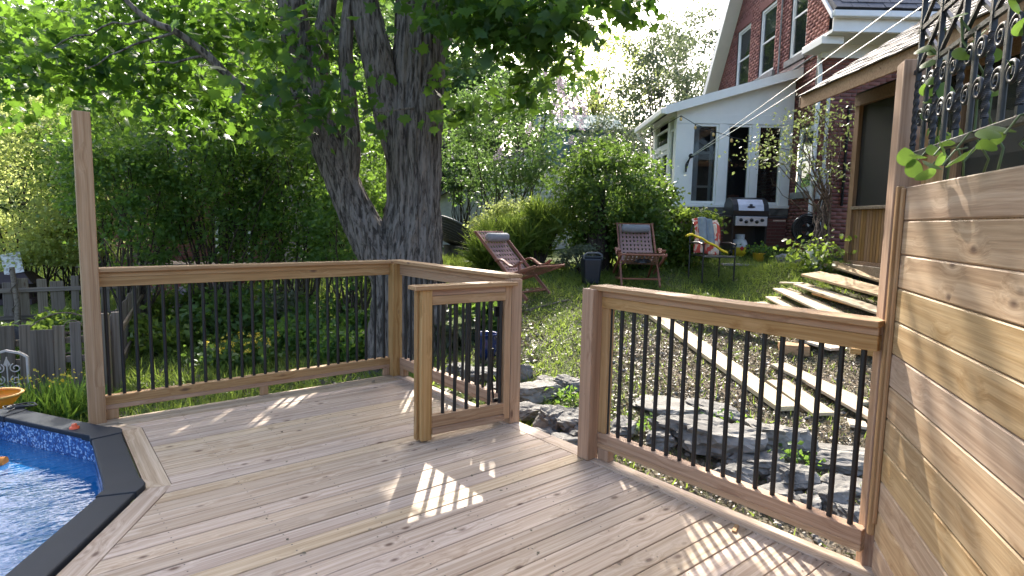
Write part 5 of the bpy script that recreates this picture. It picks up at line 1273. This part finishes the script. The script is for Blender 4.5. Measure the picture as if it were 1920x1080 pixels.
boxo('lid', -7.65, -5.25, 12.15, 13.05, p[2] + .852, p[2] + .90, M['oldwood'], t); boxo('panel', -6.3, -5.5, 12.18, 12.2, p[2] + .35, p[2] + .75, M['oldwood'], t)
p = (-0.278,6.850,-0.122); t = thing('blue_pot', 'glossy cobalt blue plant pot behind the side railing', 'pot', p); MB().lathe([(.0, 0), (.10, 0), (.13, .10), (.135, .2), (.12, .27), (.14, .285), (.135, .30), (.11, .29), (.10, .22), (0, .22)], 24, Matrix.Translation(p)).build('pot', plain('cobalt glaze', (.01, .022, .10), .12), t)

# bits lying on the deck
q = (1.090,2.767,0.000); tag(bar('wood_chip', (q[0] - .02, q[1] - .04, .006), (q[0] + .02, q[1] + .03, .006), .022, .009, M['cedar'], None), 'small wood chip lying on the deck by the bottom rail', 'wood chip')
q = (-1.228,5.287,0.000); lm_ = leaf_mesh('fallen_leaf', np.array([(0, 0, 0)]), .06, M['dry'], up=4, droop=0); tag(link(bpy.data.objects.new('fallen_leaf', lm_), None, Matrix.Translation((q[0], q[1], .012))), 'single dry leaf lying on the deck near the corner post', 'leaf')
x = RG.uniform(-2.6, .9, 260); y = RG.uniform(2.2, 5.6, 260); dx, dy = x + 1.0755, y - 5.533; c_, s_ = math.cos(R(39.4)), math.sin(R(39.4)); k = (dx * c_ + dy * s_ < .05) & (-dx * s_ + dy * c_ < 0) & (dx * c_ + dy * s_ > -1.9)
ob = bpy.data.objects.new('deck_litter', leaf_mesh('deck_litter', np.stack([x[k], y[k], np.full(k.sum(), .004)], 1), .016, M['dry'], up=6, droop=0, var=.6)); tag(link(ob, None, ID), 'tiny seeds and bits of bark strewn on the deck boards', 'litter', kind='stuff')

# ------------------------------------------------------------------ the big maple
mp_ = thing('maple_tree', 'big old maple with a forked furrowed trunk leaning over the deck corner', 'tree', G(-1.33, 7.9))
def bark_fn(amp, seed):
    def fn(q, p, r, a, i):
        d = q - p; L_ = d.length
        if L_ < 1e-6: return q
        c, s = math.cos(a), math.sin(a)
        k = 1.6 / max(r, .05) * .22
        n1 = noise.noise(Vector((c * 3.2 * (r / .3), s * 3.2 * (r / .3), p.z * .55 + seed)))
        n2 = noise.ridged_multi_fractal(Vector((c * 5.5 * (r / .3), s * 5.5 * (r / .3), p.z * .9 + seed)), .9, 2.0, 4, 1.0, 2.0)
        return p + d * (1 + (n1 * .10) + (n2 - 1.2) * amp / max(r, .08))
    return fn
def interp(P_, R_, n):
    P_ = [Vector(p) for p in P_]; out = []; ro = []
    m = len(P_) - 1
    for i in range(n + 1):
        u = i / n * m; j = min(m - 1, int(u)); f = u - j
        p0, p1, p2, p3 = P_[max(0, j - 1)], P_[j], P_[j + 1], P_[min(m, j + 2)]
        out.append(.5 * ((2 * p1) + (p2 - p0) * f + (2 * p0 - 5 * p1 + 4 * p2 - p3) * f * f + (3 * p1 - p0 - 3 * p2 + p3) * f ** 3))
        ro.append(R_[j] + (R_[j + 1] - R_[j]) * f)
    return out, ro
tm = MB()
def big(P_, R_, n, seg, amp, seed):
    a, b = interp(P_, R_, n); tm.tube(a, b, seg, fn=bark_fn(amp, seed))
big([(-1.33, 7.95, -.65), (-1.326,7.900,0.134), (-1.362,7.900,0.906), (-1.280,7.900,1.665), (-1.296,7.900,2.541), (-1.246,7.950,3.343), (-1.216,8.000,4.203), (-1.1, 8.1, 5.4), (-.7, 8.3, 7.5), (-.9, 8.4, 9.0)], [.62, .50, .43, .335, .35, .32, .30, .26, .18, .08], 170, 140, .042, 1)
big([(-1.491,7.850,0.699), (-1.790,7.800,1.144), (-2.033,7.750,1.612), (-2.261,7.700,2.167), (-2.486,7.700,2.747), (-2.690,7.750,3.394), (-2.793,7.800,4.103), (-3.1, 7.9, 5.5), (-3.6, 8.0, 7.2)], [.33, .265, .215, .195, .185, .175, .155, .12, .05], 120, 110, .034, 5)
big([(-2.117,7.720,1.842), (-2.030,7.660,2.298), (-2.056,7.700,2.820), (-2.110,7.750,3.469), (-2.070,7.800,4.242)], [.15, .12, .10, .085, .07], 40, 50, .016, 9)
big([(-1.364,7.900,2.205), (-1.558,7.850,2.825), (-1.726,7.800,3.426), (-1.907,7.800,4.120), (-2.2, 7.9, 5.6), (-2.5, 8.2, 7.6)], [.27, .235, .20, .175, .13, .05], 80, 90, .03, 12)
big([(-1.138,7.950,3.345), (-0.945,8.000,3.950), (-0.802,8.000,4.467), (-.2, 8.2, 5.6), (.4, 8.6, 7.4)], [.18, .165, .15, .11, .04], 50, 60, .02, 15)
big([(-2.471,7.700,2.876), (-2.409,7.700,3.513), (-2.298,7.750,4.219), (-2.3, 7.9, 5.6)], [.14, .11, .10, .06], 40, 50, .018, 18)
big([(-2.414,7.650,2.963), (-2.869,7.500,2.842), (-3.194,7.300,2.936), (-3.490,7.100,3.239), (-3.733,6.900,3.436), (-3.990,6.800,3.539), (-4.256,6.700,3.799)], [.10, .06, .05, .045, .038, .03, .022], 50, 14, .006, 21)
for i, (a, b, r_) in enumerate((((-3.490,7.100,3.239), (-4.099,6.900,3.090), .018), ((-3.194,7.300,2.936), (-3.695,7.400,3.466), .02), ((-3.733,6.900,3.436), (-4.749,6.900,3.020), .016), ((-0.899,7.900,3.791), (-0.054,6.900,3.394), .03), ((-0.054,6.900,3.394), (0.969,6.400,3.532), .018), ((-1.114,7.800,2.857), (-1.577,6.900,2.624), .02), ((-2.452,7.600,2.794), (-2.449,6.700,2.627), .02), ((-3.990,6.800,3.539), (-5.309,7.200,3.319), .014), ((-0.770,7.900,4.303), (0.185,7.000,3.313), .018))):
    limb(tm, a, b, r_, .006, 6, .12, 7, 40 + i)
UP = []   # upper limbs and crown clumps, out to the sides
rr = random.Random(31)
tops = [(-.9, 8.3, 6.5), (-3.3, 7.95, 6.3), (-2.4, 8.1, 6.6), (.1, 8.4, 6.3)]
while len(UP) < 105:
    v = Vector((rr.uniform(-1, 1), rr.uniform(-1, 1), rr.uniform(-1, 1)))
    if not .25 < v.length < 1: continue
    c = Vector((-.8 + v.x * 3.3, 8.2 + v.y * 4.6, 7.6 + v.z * 3.6))
    ys_ = c.y - c.z * 1.28
    if c.z < 4.5 or (c.x > -.6 and ys_ > 3.0) or (c.x <= -.6 and ys_ > 5.6): continue
    UP.append(c)
for x, y in ((.12, 2.75), (-.1, 2.3), (.35, 3.4), (.5, 2.8), (.25, 2.2), (.75, 2.9), (.15, 3.75), (-.75, 2.6), (.7, 2.3), (-1.0, 3.6), (-1.6, 3.2)):  # extra clumps out of view, added to shade these deck spots
    UP.append(Vector((x - .19, y + 1.28 * 5.6, 5.6)))
for i, c in enumerate(UP):
    if i % 3 == 0: limb(tm, tops[i % 4], c, .05, .008, 6, .1, 6, 100 + i)
tm.build('trunk', M['bark'], mp_)
vis = [(-2.36, 6.8, 2.93, 0.39, 45), (-1.99, 6.7, 2.72, 0.36, 45), (-2.48, 6.7, 2.49, 0.36, 45), (-1.7, 6.7, 2.5, 0.33, 34), (-2.75, 6.9, 2.83, 0.33, 26), (-2.25, 6.9, 3.18, 0.39, 30), (-6.26, 8.0, 3.85, 0.5, 135), (-5.62, 7.8, 3.45, 0.45, 153), (-5.08, 7.8, 3.68, 0.45, 144), (-4.54, 7.8, 3.25, 0.4, 135), (-4.26, 8.0, 3.95, 0.5, 153), (-3.82, 8.0, 3.6, 0.45, 144), (-3.48, 8.1, 4.03, 0.5, 153), (-4.5, 8.0, 2.9, 0.35, 99), (-6.02, 7.9, 3.11, 0.4, 108), (-5.24, 7.8, 3.1, 0.35, 108), (-6.62, 8.2, 3.43, 0.4, 99), (-4.73, 7.7, 4.03, 0.4, 108), (-2.78, 7.3, 3.57, 0.4, 120), (-3.86, 8.4, 3.05, 0.35, 81), (-4.33, 8.6, 2.65, 0.3, 63), (-6.74, 8.3, 2.83, 0.3, 54), (-0.53, 7.0, 3.56, 0.4, 140), (-0.11, 6.8, 3.59, 0.42, 150), (0.24, 6.8, 3.29, 0.36, 130), (0.5, 6.6, 3.53, 0.36, 130), (0.82, 6.5, 3.56, 0.3, 110), (1.1, 6.4, 3.58, 0.22, 70), (-0.38, 7.1, 3.12, 0.32, 110), (-0.04, 7.1, 2.93, 0.3, 90), (-0.6, 7.2, 2.76, 0.25, 60), (0.17, 6.8, 3.7, 0.4, 120), (-0.71, 7.0, 3.86, 0.4, 120), (0.69, 6.7, 3.27, 0.22, 60), (1.19, 6.3, 3.62, 0.16, 40)]


SP = [(-.30, 3.10, .40, .52), (1.08, 2.62, .28, .32), (.62, 3.25, .10, .10), (.72, 2.4, .16, .2), (1.32, 2.2, .16, .25), (.98, 1.9, .2, .2)]
SP += [(p[0], p[1], a, b) for p, a, b in (((-1.116,3.364,0.000), .16, .11), ((-1.061,2.666,0.000), .15, .10), ((0.202,4.015,0.000), .2, .1), ((-1.613,3.911,-0.000), .14, .10), ((-2.348,4.081,0.000), .2, .06), ((-0.230,4.586,0.000), .3, .15), ((-1.348,4.446,0.000), .1, .06), ((0.338,2.852,0.000), .10, .07), ((-1.632,3.416,0.000), .1, .05), ((-0.616,2.659,0.000), .09, .05), ((-0.626,3.549,0.000), .1, .06), ((-1.083,3.792,0.000), .08, .05), ((-1.388,2.629,0.000), .1, .05), ((0.601,3.163,0.000), .08, .12), ((-2.015,4.158,0.000), .1, .05), ((0.072,2.639,0.000), .1, .06))]
def sun_gap(p):
    """open sky towards the sun over these spots of the deck: no leaf hangs in the way"""
    ys_ = p[:, 1] - p[:, 2] * 1.28 ; xs_ = p[:, 0] + p[:, 2] * .0335
    keep = np.ones(len(p), bool)
    for x, y, a, b in SP: keep &= ((xs_ - x) / a) ** 2 + ((ys_ - y) / b) ** 2 > 1
    u = RG.random(len(p))
    keep &= ~((xs_ > -.15) & (ys_ > 4.0) & (u < .97))
    keep &= ~((xs_ <= -.15) & (ys_ > 6.0) & (u < .75))
    keep &= ~((xs_ > 1.05) & (ys_ < 3.0) & (u < .62))
    return keep
pts = []
for x, y, z, r_, n in vis:
    q = RG.normal(size=(int(n * 1.25), 3)) * np.array([r_, r_ * .9, r_ * .55]) * .8 + np.array([x, y, z]); pts.append(q)
low = np.concatenate(pts); low = low[sun_gap(low)]
leaves('crown', low, .14, M['lf_maple'], mp_, tmpl=T_MAPLE, up=.7, droop=1.0)
pts = []
for c in UP:
    n = rr.randint(120, 170); pts.append(RG.normal(size=(n, 3)) * np.array([.55, .55, .32]) + np.array(c))
hi_ = np.concatenate(pts); hi_ = hi_[sun_gap(hi_)]
leaves('crown', hi_, .20, M['lf_maple'], mp_, up=.9, droop=.6)

# ------------------------------------------------------------------ shrubs under and behind the maple
def sh_at(px3, r, label, name='lilac_bush', cat='bush', n=9000, size=.075, mat='lf_dark', ncl=70, stems=22, group=None, **kw):
    c = px3; b = G(c[0], c[1]); return shrub(name, label, cat, b, c, r, ncl, n, size, M[mat], stems, group, **kw)
sh_at((-6.472,10.200,1.636), (1.05, .9, 1.25), 'dark lilac bush standing beside the tall bare deck post', group='dark lilac bushes', n=12000)
sh_at((-5.378,11.000,2.250), (1.5, 1.1, 1.7), 'broad dark lilac bush, biggest of those behind the railing', group='dark lilac bushes', n=17000, ncl=120, stems=34)
sh_at((-3.997,11.400,2.018), (1.3, 1.0, 1.6), 'dark lilac bush touching the leaning fork of the maple', group='dark lilac bushes', n=15000, ncl=110, stems=30)
sh_at((-7.102,12.400,3.174), (1.7, 1.1, 1.5), 'tall dark lilac rising behind the broad one', group='dark lilac bushes', n=16000, ncl=120, size=.085)
sh_at((-5.251,12.600,3.768), (1.7, 1.1, 1.5), 'dark lilac under the long drooping maple branch', group='dark lilac bushes', n=15000, ncl=120, size=.085)
sh_at((-2.696,10.200,1.358), (.8, .7, 1.0), 'small dark bush at the foot of the leaning maple fork', group='dark lilac bushes', n=6000)
sh_at((-2.972,13.000,3.346), (1.3, 1.0, 1.7), 'tall dark bush filling the gap behind the maple fork', group='dark lilac bushes', n=8000, size=.085)
sh_at((-9.114,13.600,2.626), (1.1, .9, 1.8), 'tall dark bush with a few pale blossoms behind the bare post', n=8000, size=.085)
t, cc = sh_at((-10.596,13.200,2.049), (1.7, 1.2, 2.1), 'large sunlit pale green shrub at the far edge of the garden', 'spring_shrub', n=26000, size=.085, mat='lf_light', ncl=170, zmin=.33, shell=.7)
sh_at((-9.938,13.600,0.610), (.9, .8, .7), 'low pale green shrub beside the large sunlit one', 'spring_shrub', n=8000, size=.08, mat='lf_light', ncl=60, shell=.7, zmin=.33)
# lilac in bloom right of the trunk
t, cc = sh_at((-0.133,14.600,3.398), (1.55, 1.1, 1.75), 'lilac with pale pink blossom and arching branches right of the trunk', 'flowering_lilac', n=8500, size=.085, mat='lf_far', ncl=80, stems=30, rc=.2)
panicle = []
rr = random.Random(8)
def panicles(t, spots):
    n = 110; q = np.stack([RG.normal(size=n) * .03, RG.normal(size=n) * .03, RG.random(n) * .2], 1); q[:, :2] *= (1.25 - q[:, 2:3] / .2)
    me = leaf_mesh('blossom', q, .028, M['flower'], up=.2, droop=0)
    for s in spots:
        link(bpy.data.objects.new('blossom', me), t, Matrix.Translation(s) @ Matrix.Rotation(rr.uniform(0, 6), 4, 'Z') @ Matrix.Rotation(rr.uniform(-.6, .6), 4, 'X') @ Matrix.Scale(rr.uniform(.8, 1.5), 4))
panicles(t, [(1.159,12.200,4.422), (1.128,12.200,3.765), (1.018,12.100,3.643), (1.301,12.200,3.257), (0.903,12.100,4.043), (0.646,12.200,4.211), (0.792,12.000,4.069), (1.189,12.200,3.460), (1.356,12.300,3.531), (0.863,12.000,3.371), (0.756,12.000,3.519), (1.081,12.000,2.971), (0.122,12.400,4.553), (-0.731,12.500,4.869), (0.241,11.600,3.100), (-0.352,11.700,2.607), (1.204,12.100,4.299), (0.979,12.300,3.781), (1.350,12.200,3.667), (0.861,12.200,3.962), (1.389,12.400,4.475), (0.649,12.400,4.563)])
t, cc = sh_at((-1.398,17.500,2.723), (.7, .6, .95), 'slim green shrub beside the maple trunk', 'slim_shrub', n=5000, size=.08, mat='lf_far', ncl=50)
panicles(t, [(-1.706,17.200,3.134), (-1.387,17.000,2.686), (-1.532,17.000,2.465)])
# round shrub grown over an old stump
c = (1.735,11.300,1.913); t, cc = sh_at(c, (1.02, .95, 1.05), 'round bright green shrub swallowing a dark old stump', 'round_shrub', n=15000, size=.075, mat='lf_round', ncl=120, zmin=.55)
sp_ = G(1.52, 10.95); stp = MB(); stp.tube([(sp_[0], sp_[1], sp_[2] - .2), (sp_[0], sp_[1], sp_[2] + .5), (sp_[0] + .04, sp_[1] + .05, sp_[2] + 1.5)], [.26, .2, .08], 26, fn=bark_fn(.02, 3)); stp.build('stump', barkmat('dark stump bark', (.07, .055, .045), (.025, .02, .016)), t)
sh_at((2.321,10.900,1.171), (.6, .5, .55), 'bright shrub between deck chair and round shrub', 'low_shrub', n=4500, size=.07, mat='lf_round', ncl=45)
sh_at((3.164,11.200,1.277), (.62, .5, .55), 'yellow green bush in front of the sunroom corner', 'yellow_bush', n=5500, size=.085, mat='lf_bright', ncl=50, zmin=.5)
sh_at((2.810,12.300,1.676), (.45, .45, .75), 'narrow leafy bush against the sunroom side', 'slender_bush', n=3500, size=.075, mat='lf_bright', ncl=36)
# sunlit plants behind the sideways deck chair
sh_at((-0.024,12.000,1.355), (.75, .55, .5), 'feathery yellow green plant clump behind the sideways deck chair', 'feathery_plant', n=7000, size=.055, mat='lf_light', ncl=60, stems=30)
sh_at((0.462,11.000,1.227), (.5, .45, .42), 'tall bright grassy clump beside the round shrub', 'grassy_clump', n=3500, size=.34, mat='lf_bright', ncl=30, tmpl=T_BLADE, up=.1, droop=-1.5, zmin=.5)
sh_at((-0.252,10.900,0.910), (.42, .4, .36), 'low bright grassy clump by the sideways deck chair back', 'grassy_clump', n=3000, size=.34, mat='lf_bright', ncl=26, tmpl=T_BLADE, up=.1, droop=-1.5, zmin=.45)
sh_at((1.141,10.500,0.883), (.4, .3, .22), 'grey green weeds at the foot of the stump', 'weeds', n=1500, size=.05, mat='lf_grey', ncl=20, stems=10)
# climbing vine between house corner and gazebo
vt = thing('climbing_vine', 'twisted climbing vine with pale new leaves between house corner and gazebo', 'vine', (4.695,9.260,0.794)); b0 = Vector((4.695,9.260,0.794)); mb = MB(); rr = random.Random(15)
hubs = [(4.769,9.900,3.319), (4.533,9.900,3.066), (4.207,9.800,2.838), (3.883,9.700,2.654), (4.987,9.900,3.240), (4.682,9.800,2.682), (4.953,9.700,2.880), (4.312,9.700,2.498), (4.868,9.700,2.344), (4.659,10.000,3.167), (5.136,9.800,2.274), (4.061,9.700,2.493)]
knee = [(5.020,10.000,1.772), (5.019,9.900,2.025), (4.939,10.000,1.684), (5.092,9.900,1.514)]
for i in range(13):
    k = Vector(knee[i % 4]) + Vector((rr.uniform(-.12, .12), rr.uniform(-.1, .1), rr.uniform(-.2, .2))); limb(mb, b0 + Vector((rr.uniform(-.22, .22), rr.uniform(-.1, .1), -.05)), k, .02, .014, 6, .12, 7, i)
    limb(mb, k, hubs[i % 12], .014, .005, 5, .25, 7, 50 + i); limb(mb, k + Vector((0, 0, rr.uniform(-.3, .3))), Vector(hubs[(i * 5) % 12]) + Vector((rr.uniform(-.2, .2), 0, rr.uniform(-.3, .1))), .01, .003, 5, .35, 7, 90 + i)
mb.build('stems', barkmat('vine bark', (.20, .16, .13), (.08, .06, .05), 2), vt)
vp = np.concatenate([RG.normal(size=(95, 3)) * np.array([.26, .2, .10]) + np.array(h) for h in hubs])
leaves('leaves', vp, .055, M['lf_climb'], vt)
leaves('leaves', np.array(b0) + np.array([-.1, -.15, .22]) + RG.normal(size=(420, 3)) * np.array([.28, .2, .14]), .09, M['lf_bright'], vt)

# ------------------------------------------------------------------ trees farther off
def far_tree(c, r, label, n, size, mat, ncl, tr=.16, name='tree', group='trees behind the garden', stems=26, rc=.17, shell=.35):
    return shrub(name, label, 'tree', G(c[0], c[1]), c, r, ncl, n, size, M[mat], stems, group, rc=rc, shell=shell, trunk=tr)
FL_ = ['leafy tree behind the large sunlit pale shrub', 'leafy tree behind the tall bare deck post', 'leafy tree rising beyond the dark lilacs beside the forked trunk', 'tallest far tree above the split rail fence', 'far tree behind the long drooping maple branch', 'green tree just right of the maple trunk', 'far tree at the garden edge past the lantern house', 'far tree behind the forked maple limbs']
for (c, r, n), lb in zip((((-24.373,31.300,6.090), (5.3, 4, 5.2), 11000), ((-16.239,29.700,5.738), (5, 4, 4.6), 12000), ((-9.834,31.300,6.899), (5, 4, 7.1), 12000), ((-27.735,41.200,9.368), (6.5, 4.7, 7.6), 11000), ((-17.510,41.200,9.567), (6.5, 4.7, 9.3), 11000), ((-4.051,34.600,7.608), (4.3, 3.7, 6.8), 10000), ((-34.777,36.300,7.315), (6.5, 4.7, 7.4), 9000), ((-9.400,44.500,10.773), (6.2, 4.7, 9.3), 9000)), FL_):
    far_tree(c, r, lb, int(n * 1.6), .34, 'lf_far', 110)
far_tree((-7.983,20.000,5.560), (2.0, 1.8, 3.9), 'dense mid green tree close behind the lilacs', 12000, .17, 'lf_far', 120, group=None)
far_tree((-6.076,20.500,6.128), (2.5, 1.8, 4.0), 'dense mid green tree directly behind the maple fork', 12000, .17, 'lf_far', 120, group=None)
far_tree((0.465,33.000,9.731), (3.6, 3.1, 5.3), 'thin yellow green tree above the flowering lilac', 8000, .24, 'lf_far', 90, group=None)
far_tree((5.109,39.600,11.153), (4.5, 3.7, 4.7), 'airy spring tree with bare limbs showing against the bright sky', 7000, .19, 'lf_light', 120, group=None, stems=50, rc=.12)
far_tree((8.313,36.300,8.611), (3.3, 3.1, 4.5), 'grey green tree rising behind the sunroom roof', 12000, .18, 'lf_grey', 130, group=None, stems=40, rc=.14)
far_tree((12.131,44.500,13.210), (2.5, 2.5, 5.3), 'slender pale tree top beside the white rake board', 5000, .2, 'lf_grey', 80, group=None, rc=.13)
far_tree((4.486,28.000,4.105), (2.5, 1.9, 2.3), 'shadowy bush behind the round shrub', 6000, .15, 'lf_grey', 70, group=None, tr=.06)
# woods that close the view
NW = 90000; p = np.stack([RG.uniform(-95, 45, NW), RG.uniform(62, 78, NW), np.zeros(NW)], 1)
top = 10.5 + 3.5 * np.sin(p[:, 0] * .35) + 2.2 * np.sin(p[:, 0] * .83 + 1) + 1.2 * np.sin(p[:, 0] * 2.1)
top = np.where(p[:, 0] > -2, top * .62, top + 9)
p[:, 2] = RG.random(NW) ** .8 * top
ow = bpy.data.objects.new('far_woods', leaf_mesh('far_woods', p, .95, M['lf_far'])); link(ow, None, ID); tag(ow, 'hazy green wood closing the view beyond the gardens', 'woods', kind='stuff')

# ------------------------------------------------------------------ grass, clippings, garden plants
def blades(name, x0, x1, y0, y1, n, h, mat, dens, label, cat, tmpl=T_BLADE, up=.05, droop=-1.2, dz=0.0):
    x = RG.uniform(x0, x1, n); y = RG.uniform(y0, y1, n); k = RG.random(n) < dens(x, y)
    # keep out of the deck and the pool
    dx, dy = x + 1.0755, y - 5.533; cx_ = dx * math.cos(R(39.4)) + dy * math.sin(R(39.4)); cy_ = -dx * math.sin(R(39.4)) + dy * math.cos(R(39.4))
    k &= ~((cx_ < .10) & (cx_ > -4.7) & (cy_ < .07)); k &= (x - PC.x) ** 2 + (y - PC.y) ** 2 > (PR + .1) ** 2
    x, y = x[k], y[k]; pts = np.stack([x, y, gz(x, y) + dz], 1)
    o = bpy.data.objects.new(name, leaf_mesh(name, pts, h, mat, tmpl=tmpl, up=up, droop=droop, var=.5)); link(o, None, ID)
    return tag(o, label, cat, kind='stuff')
def tuft(x, y, s, o=0.): return .5 + .5 * np.sin(x * s + 1.7 * np.sin(y * s * .7 + o)) * np.sin(y * s * 1.13 + o)
T_WIDE = (np.array([(-.09, 0, 0), (.09, 0, 0), (0.03, 1, .35)]), np.array([(0, 1, 2)]))
blades('lawn_grass', -.8, 6.0, 3.2, 12.6, 150000, .06, M['grass'], lambda x, y: (1 - bare(x, y) * .95) * (.35 + .65 * tuft(x, y, 3.1)) , 'short worn lawn between deck and house', 'grass', tmpl=T_WIDE)
blades('tall_grass', -.6, 5.5, 8.2, 12.4, 26000, .13, M['grass'], lambda x, y: tuft(x, y, 2.3, 1.) ** 2 * sst(y, 8, 10.2), 'longer sunlit grass round the deck chairs', 'grass')
blades('dry_clippings', .0, 4.2, 3.1, 9.0, 90000, .026, M['dry'], lambda x, y: np.clip(bare(x, y) * 1.2, .08, 1) * (.4 + .6 * tuft(x, y, 4.2, 2.)), 'dry clippings and wood litter strewn on the bare ground', 'litter', tmpl=T_RHOMB, up=1.6, droop=0, dz=.012)
blades('garden_grass', -9.0, -.8, 5.2, 13.5, 110000, .16, M['grass'], lambda x, y: .25 + .75 * tuft(x, y, 1.9, .5) ** 1.5, 'uncut garden grass below the maple', 'grass')
blades('far_grass', -26, -3, 12.5, 26, 60000, .22, M['grass'], lambda x, y: .8 + 0 * x, 'sunny rough grass beyond the picket fences', 'grass', tmpl=T_WIDE)
blades('fallen_leaves', -4.5, .3, 5.6, 9.5, 9000, .06, M['dry'], lambda x, y: .6 + 0 * x, 'brown leaf litter under the maple', 'litter', tmpl=T_RHOMB, up=1.8, droop=0, dz=.012)
GP = 'leafy garden plant growing behind the railing under the maple'
rr = random.Random(66)
for i, (q, w_, h_, mt, lf) in enumerate((((-5.107,8.680,-0.541), .5, .5, 'lf_bright', .09), ((-4.529,9.430,-0.519), .7, .7, 'lf_round', .10), ((-5.983,11.050,-0.470), .7, .6, 'lf_bright', .10), ((-4.760,11.180,-0.466), .8, .7, 'lf_dark', .09), ((-3.143,8.840,-0.535), .6, .5, 'lf_dark', .09), ((-3.126,10.370,-0.489), .7, .6, 'lf_dark', .09), ((-2.212,8.310,-0.553), .5, .4, 'lf_dark', .08), ((-3.602,7.920,-0.563), .4, .35, 'lf_round', .08), ((-1.077,9.410,-0.105), .5, .5, 'lf_round', .12), ((-0.563,8.080,-0.099), .4, .4, 'lf_round', .14), ((-0.754,7.830,-0.197), .4, .35, 'lf_grey', .14), ((-4.005,10.750,-0.478), .5, .5, 'lf_grey', .08), ((-6.035,7.490,-0.577), .5, .4, 'lf_round', .09), ((-6.819,9.220,-0.524), .6, .4, 'lf_bright', .09), ((-7.074,8.520,-0.546), .5, .35, 'lf_bright', .09), ((-2.284,9.550,-0.497), .4, .5, 'lf_dark', .09))):
    shrub('garden_plant', GP if q[0] > -4.6 else 'leafy vegetable plant between the picket fences', 'plant', q, (q[0], q[1], q[2] + h_ * .5), (w_, w_ * .8, h_ * .55), 26, 1700, lf, M[mt], 12, 'garden plants behind the railing' if q[0] > -4.6 else 'plants in the fenced plot', rc=.3, shell=.3, r0=.008)
yf = thing('yellow_flowers', 'clump of yellow flowers behind the middle of the railing', 'flowers', (-3.571,7.930,-0.565)); q = np.array((-3.660,8.050,-0.559)) + np.array([0, 0, .25]); yc = leafmat('yellow petal', (.7, .5, .03), (.8, .65, .1), (.7, .5, .05), .3)
leaves('petals', np.concatenate([q + np.array([rr.uniform(-.45, .45), rr.uniform(-.4, .4), rr.uniform(-.05, .15)]) + RG.normal(size=(12, 3)) * .016 for _ in range(26)]), .04, yc, yf)
leaves('leaves', q + RG.normal(size=(800, 3)) * np.array([.33, .28, .1]) - np.array([0, 0, .1]), .08, M['lf_round'], yf)
wf = thing('white_peony', 'pale pink peony blooms among the garden plants', 'flowers', (-6.027,11.040,-0.469)); q = np.array((-6.027,11.040,-0.469)) + np.array([0, 0, .55])
leaves('blooms', np.concatenate([q + np.array([rr.uniform(-.9, .9), rr.uniform(-.4, .4), rr.uniform(-.25, .15)]) + RG.normal(size=(60, 3)) * .03 for _ in range(9)]), .05, M['flower'], wf)
leaves('leaves', q + RG.normal(size=(900, 3)) * np.array([.6, .3, .2]) - np.array([0, 0, .2]), .09, M['lf_round'], wf)
# dark strappy plants between pool and near fence
for i, q in enumerate(((-4.646,5.790,-0.629), (-4.495,5.870,-0.626), (-4.450,6.030,-0.622), (-4.852,5.850,-0.626))):
    t = thing('daylily', 'dark strappy daylily clump between pool and picket fence', 'plant', q, group='daylilies by the pool')
    leaves('leaves', np.array(q) + np.stack([RG.normal(size=260) * .13, RG.normal(size=260) * .1, np.zeros(260)], 1), .38, M['lf_dark'], t, tmpl=T_BLADE, up=.0, droop=-2.0)
    leaves('blooms', np.array(q) + np.stack([RG.normal(size=14) * .16, RG.normal(size=14) * .1, .42 + RG.normal(size=14) * .04], 1), .035, yc, t)

WL = 'small leafy weed growing between the fieldstones'
for i, q in enumerate(((1.782,4.860,-0.202), (1.065,4.690,-0.224), (2.066,4.220,-0.293), (0.493,5.240,-0.165))):
    t = thing('weed', WL, 'weed', q, group='weeds among the fieldstones')
    leaves('leaves', np.array(q) + np.array([0, 0, .09]) + RG.normal(size=(70, 3)) * np.array([.09, .08, .04]), .045, M['lf_dark'], t)
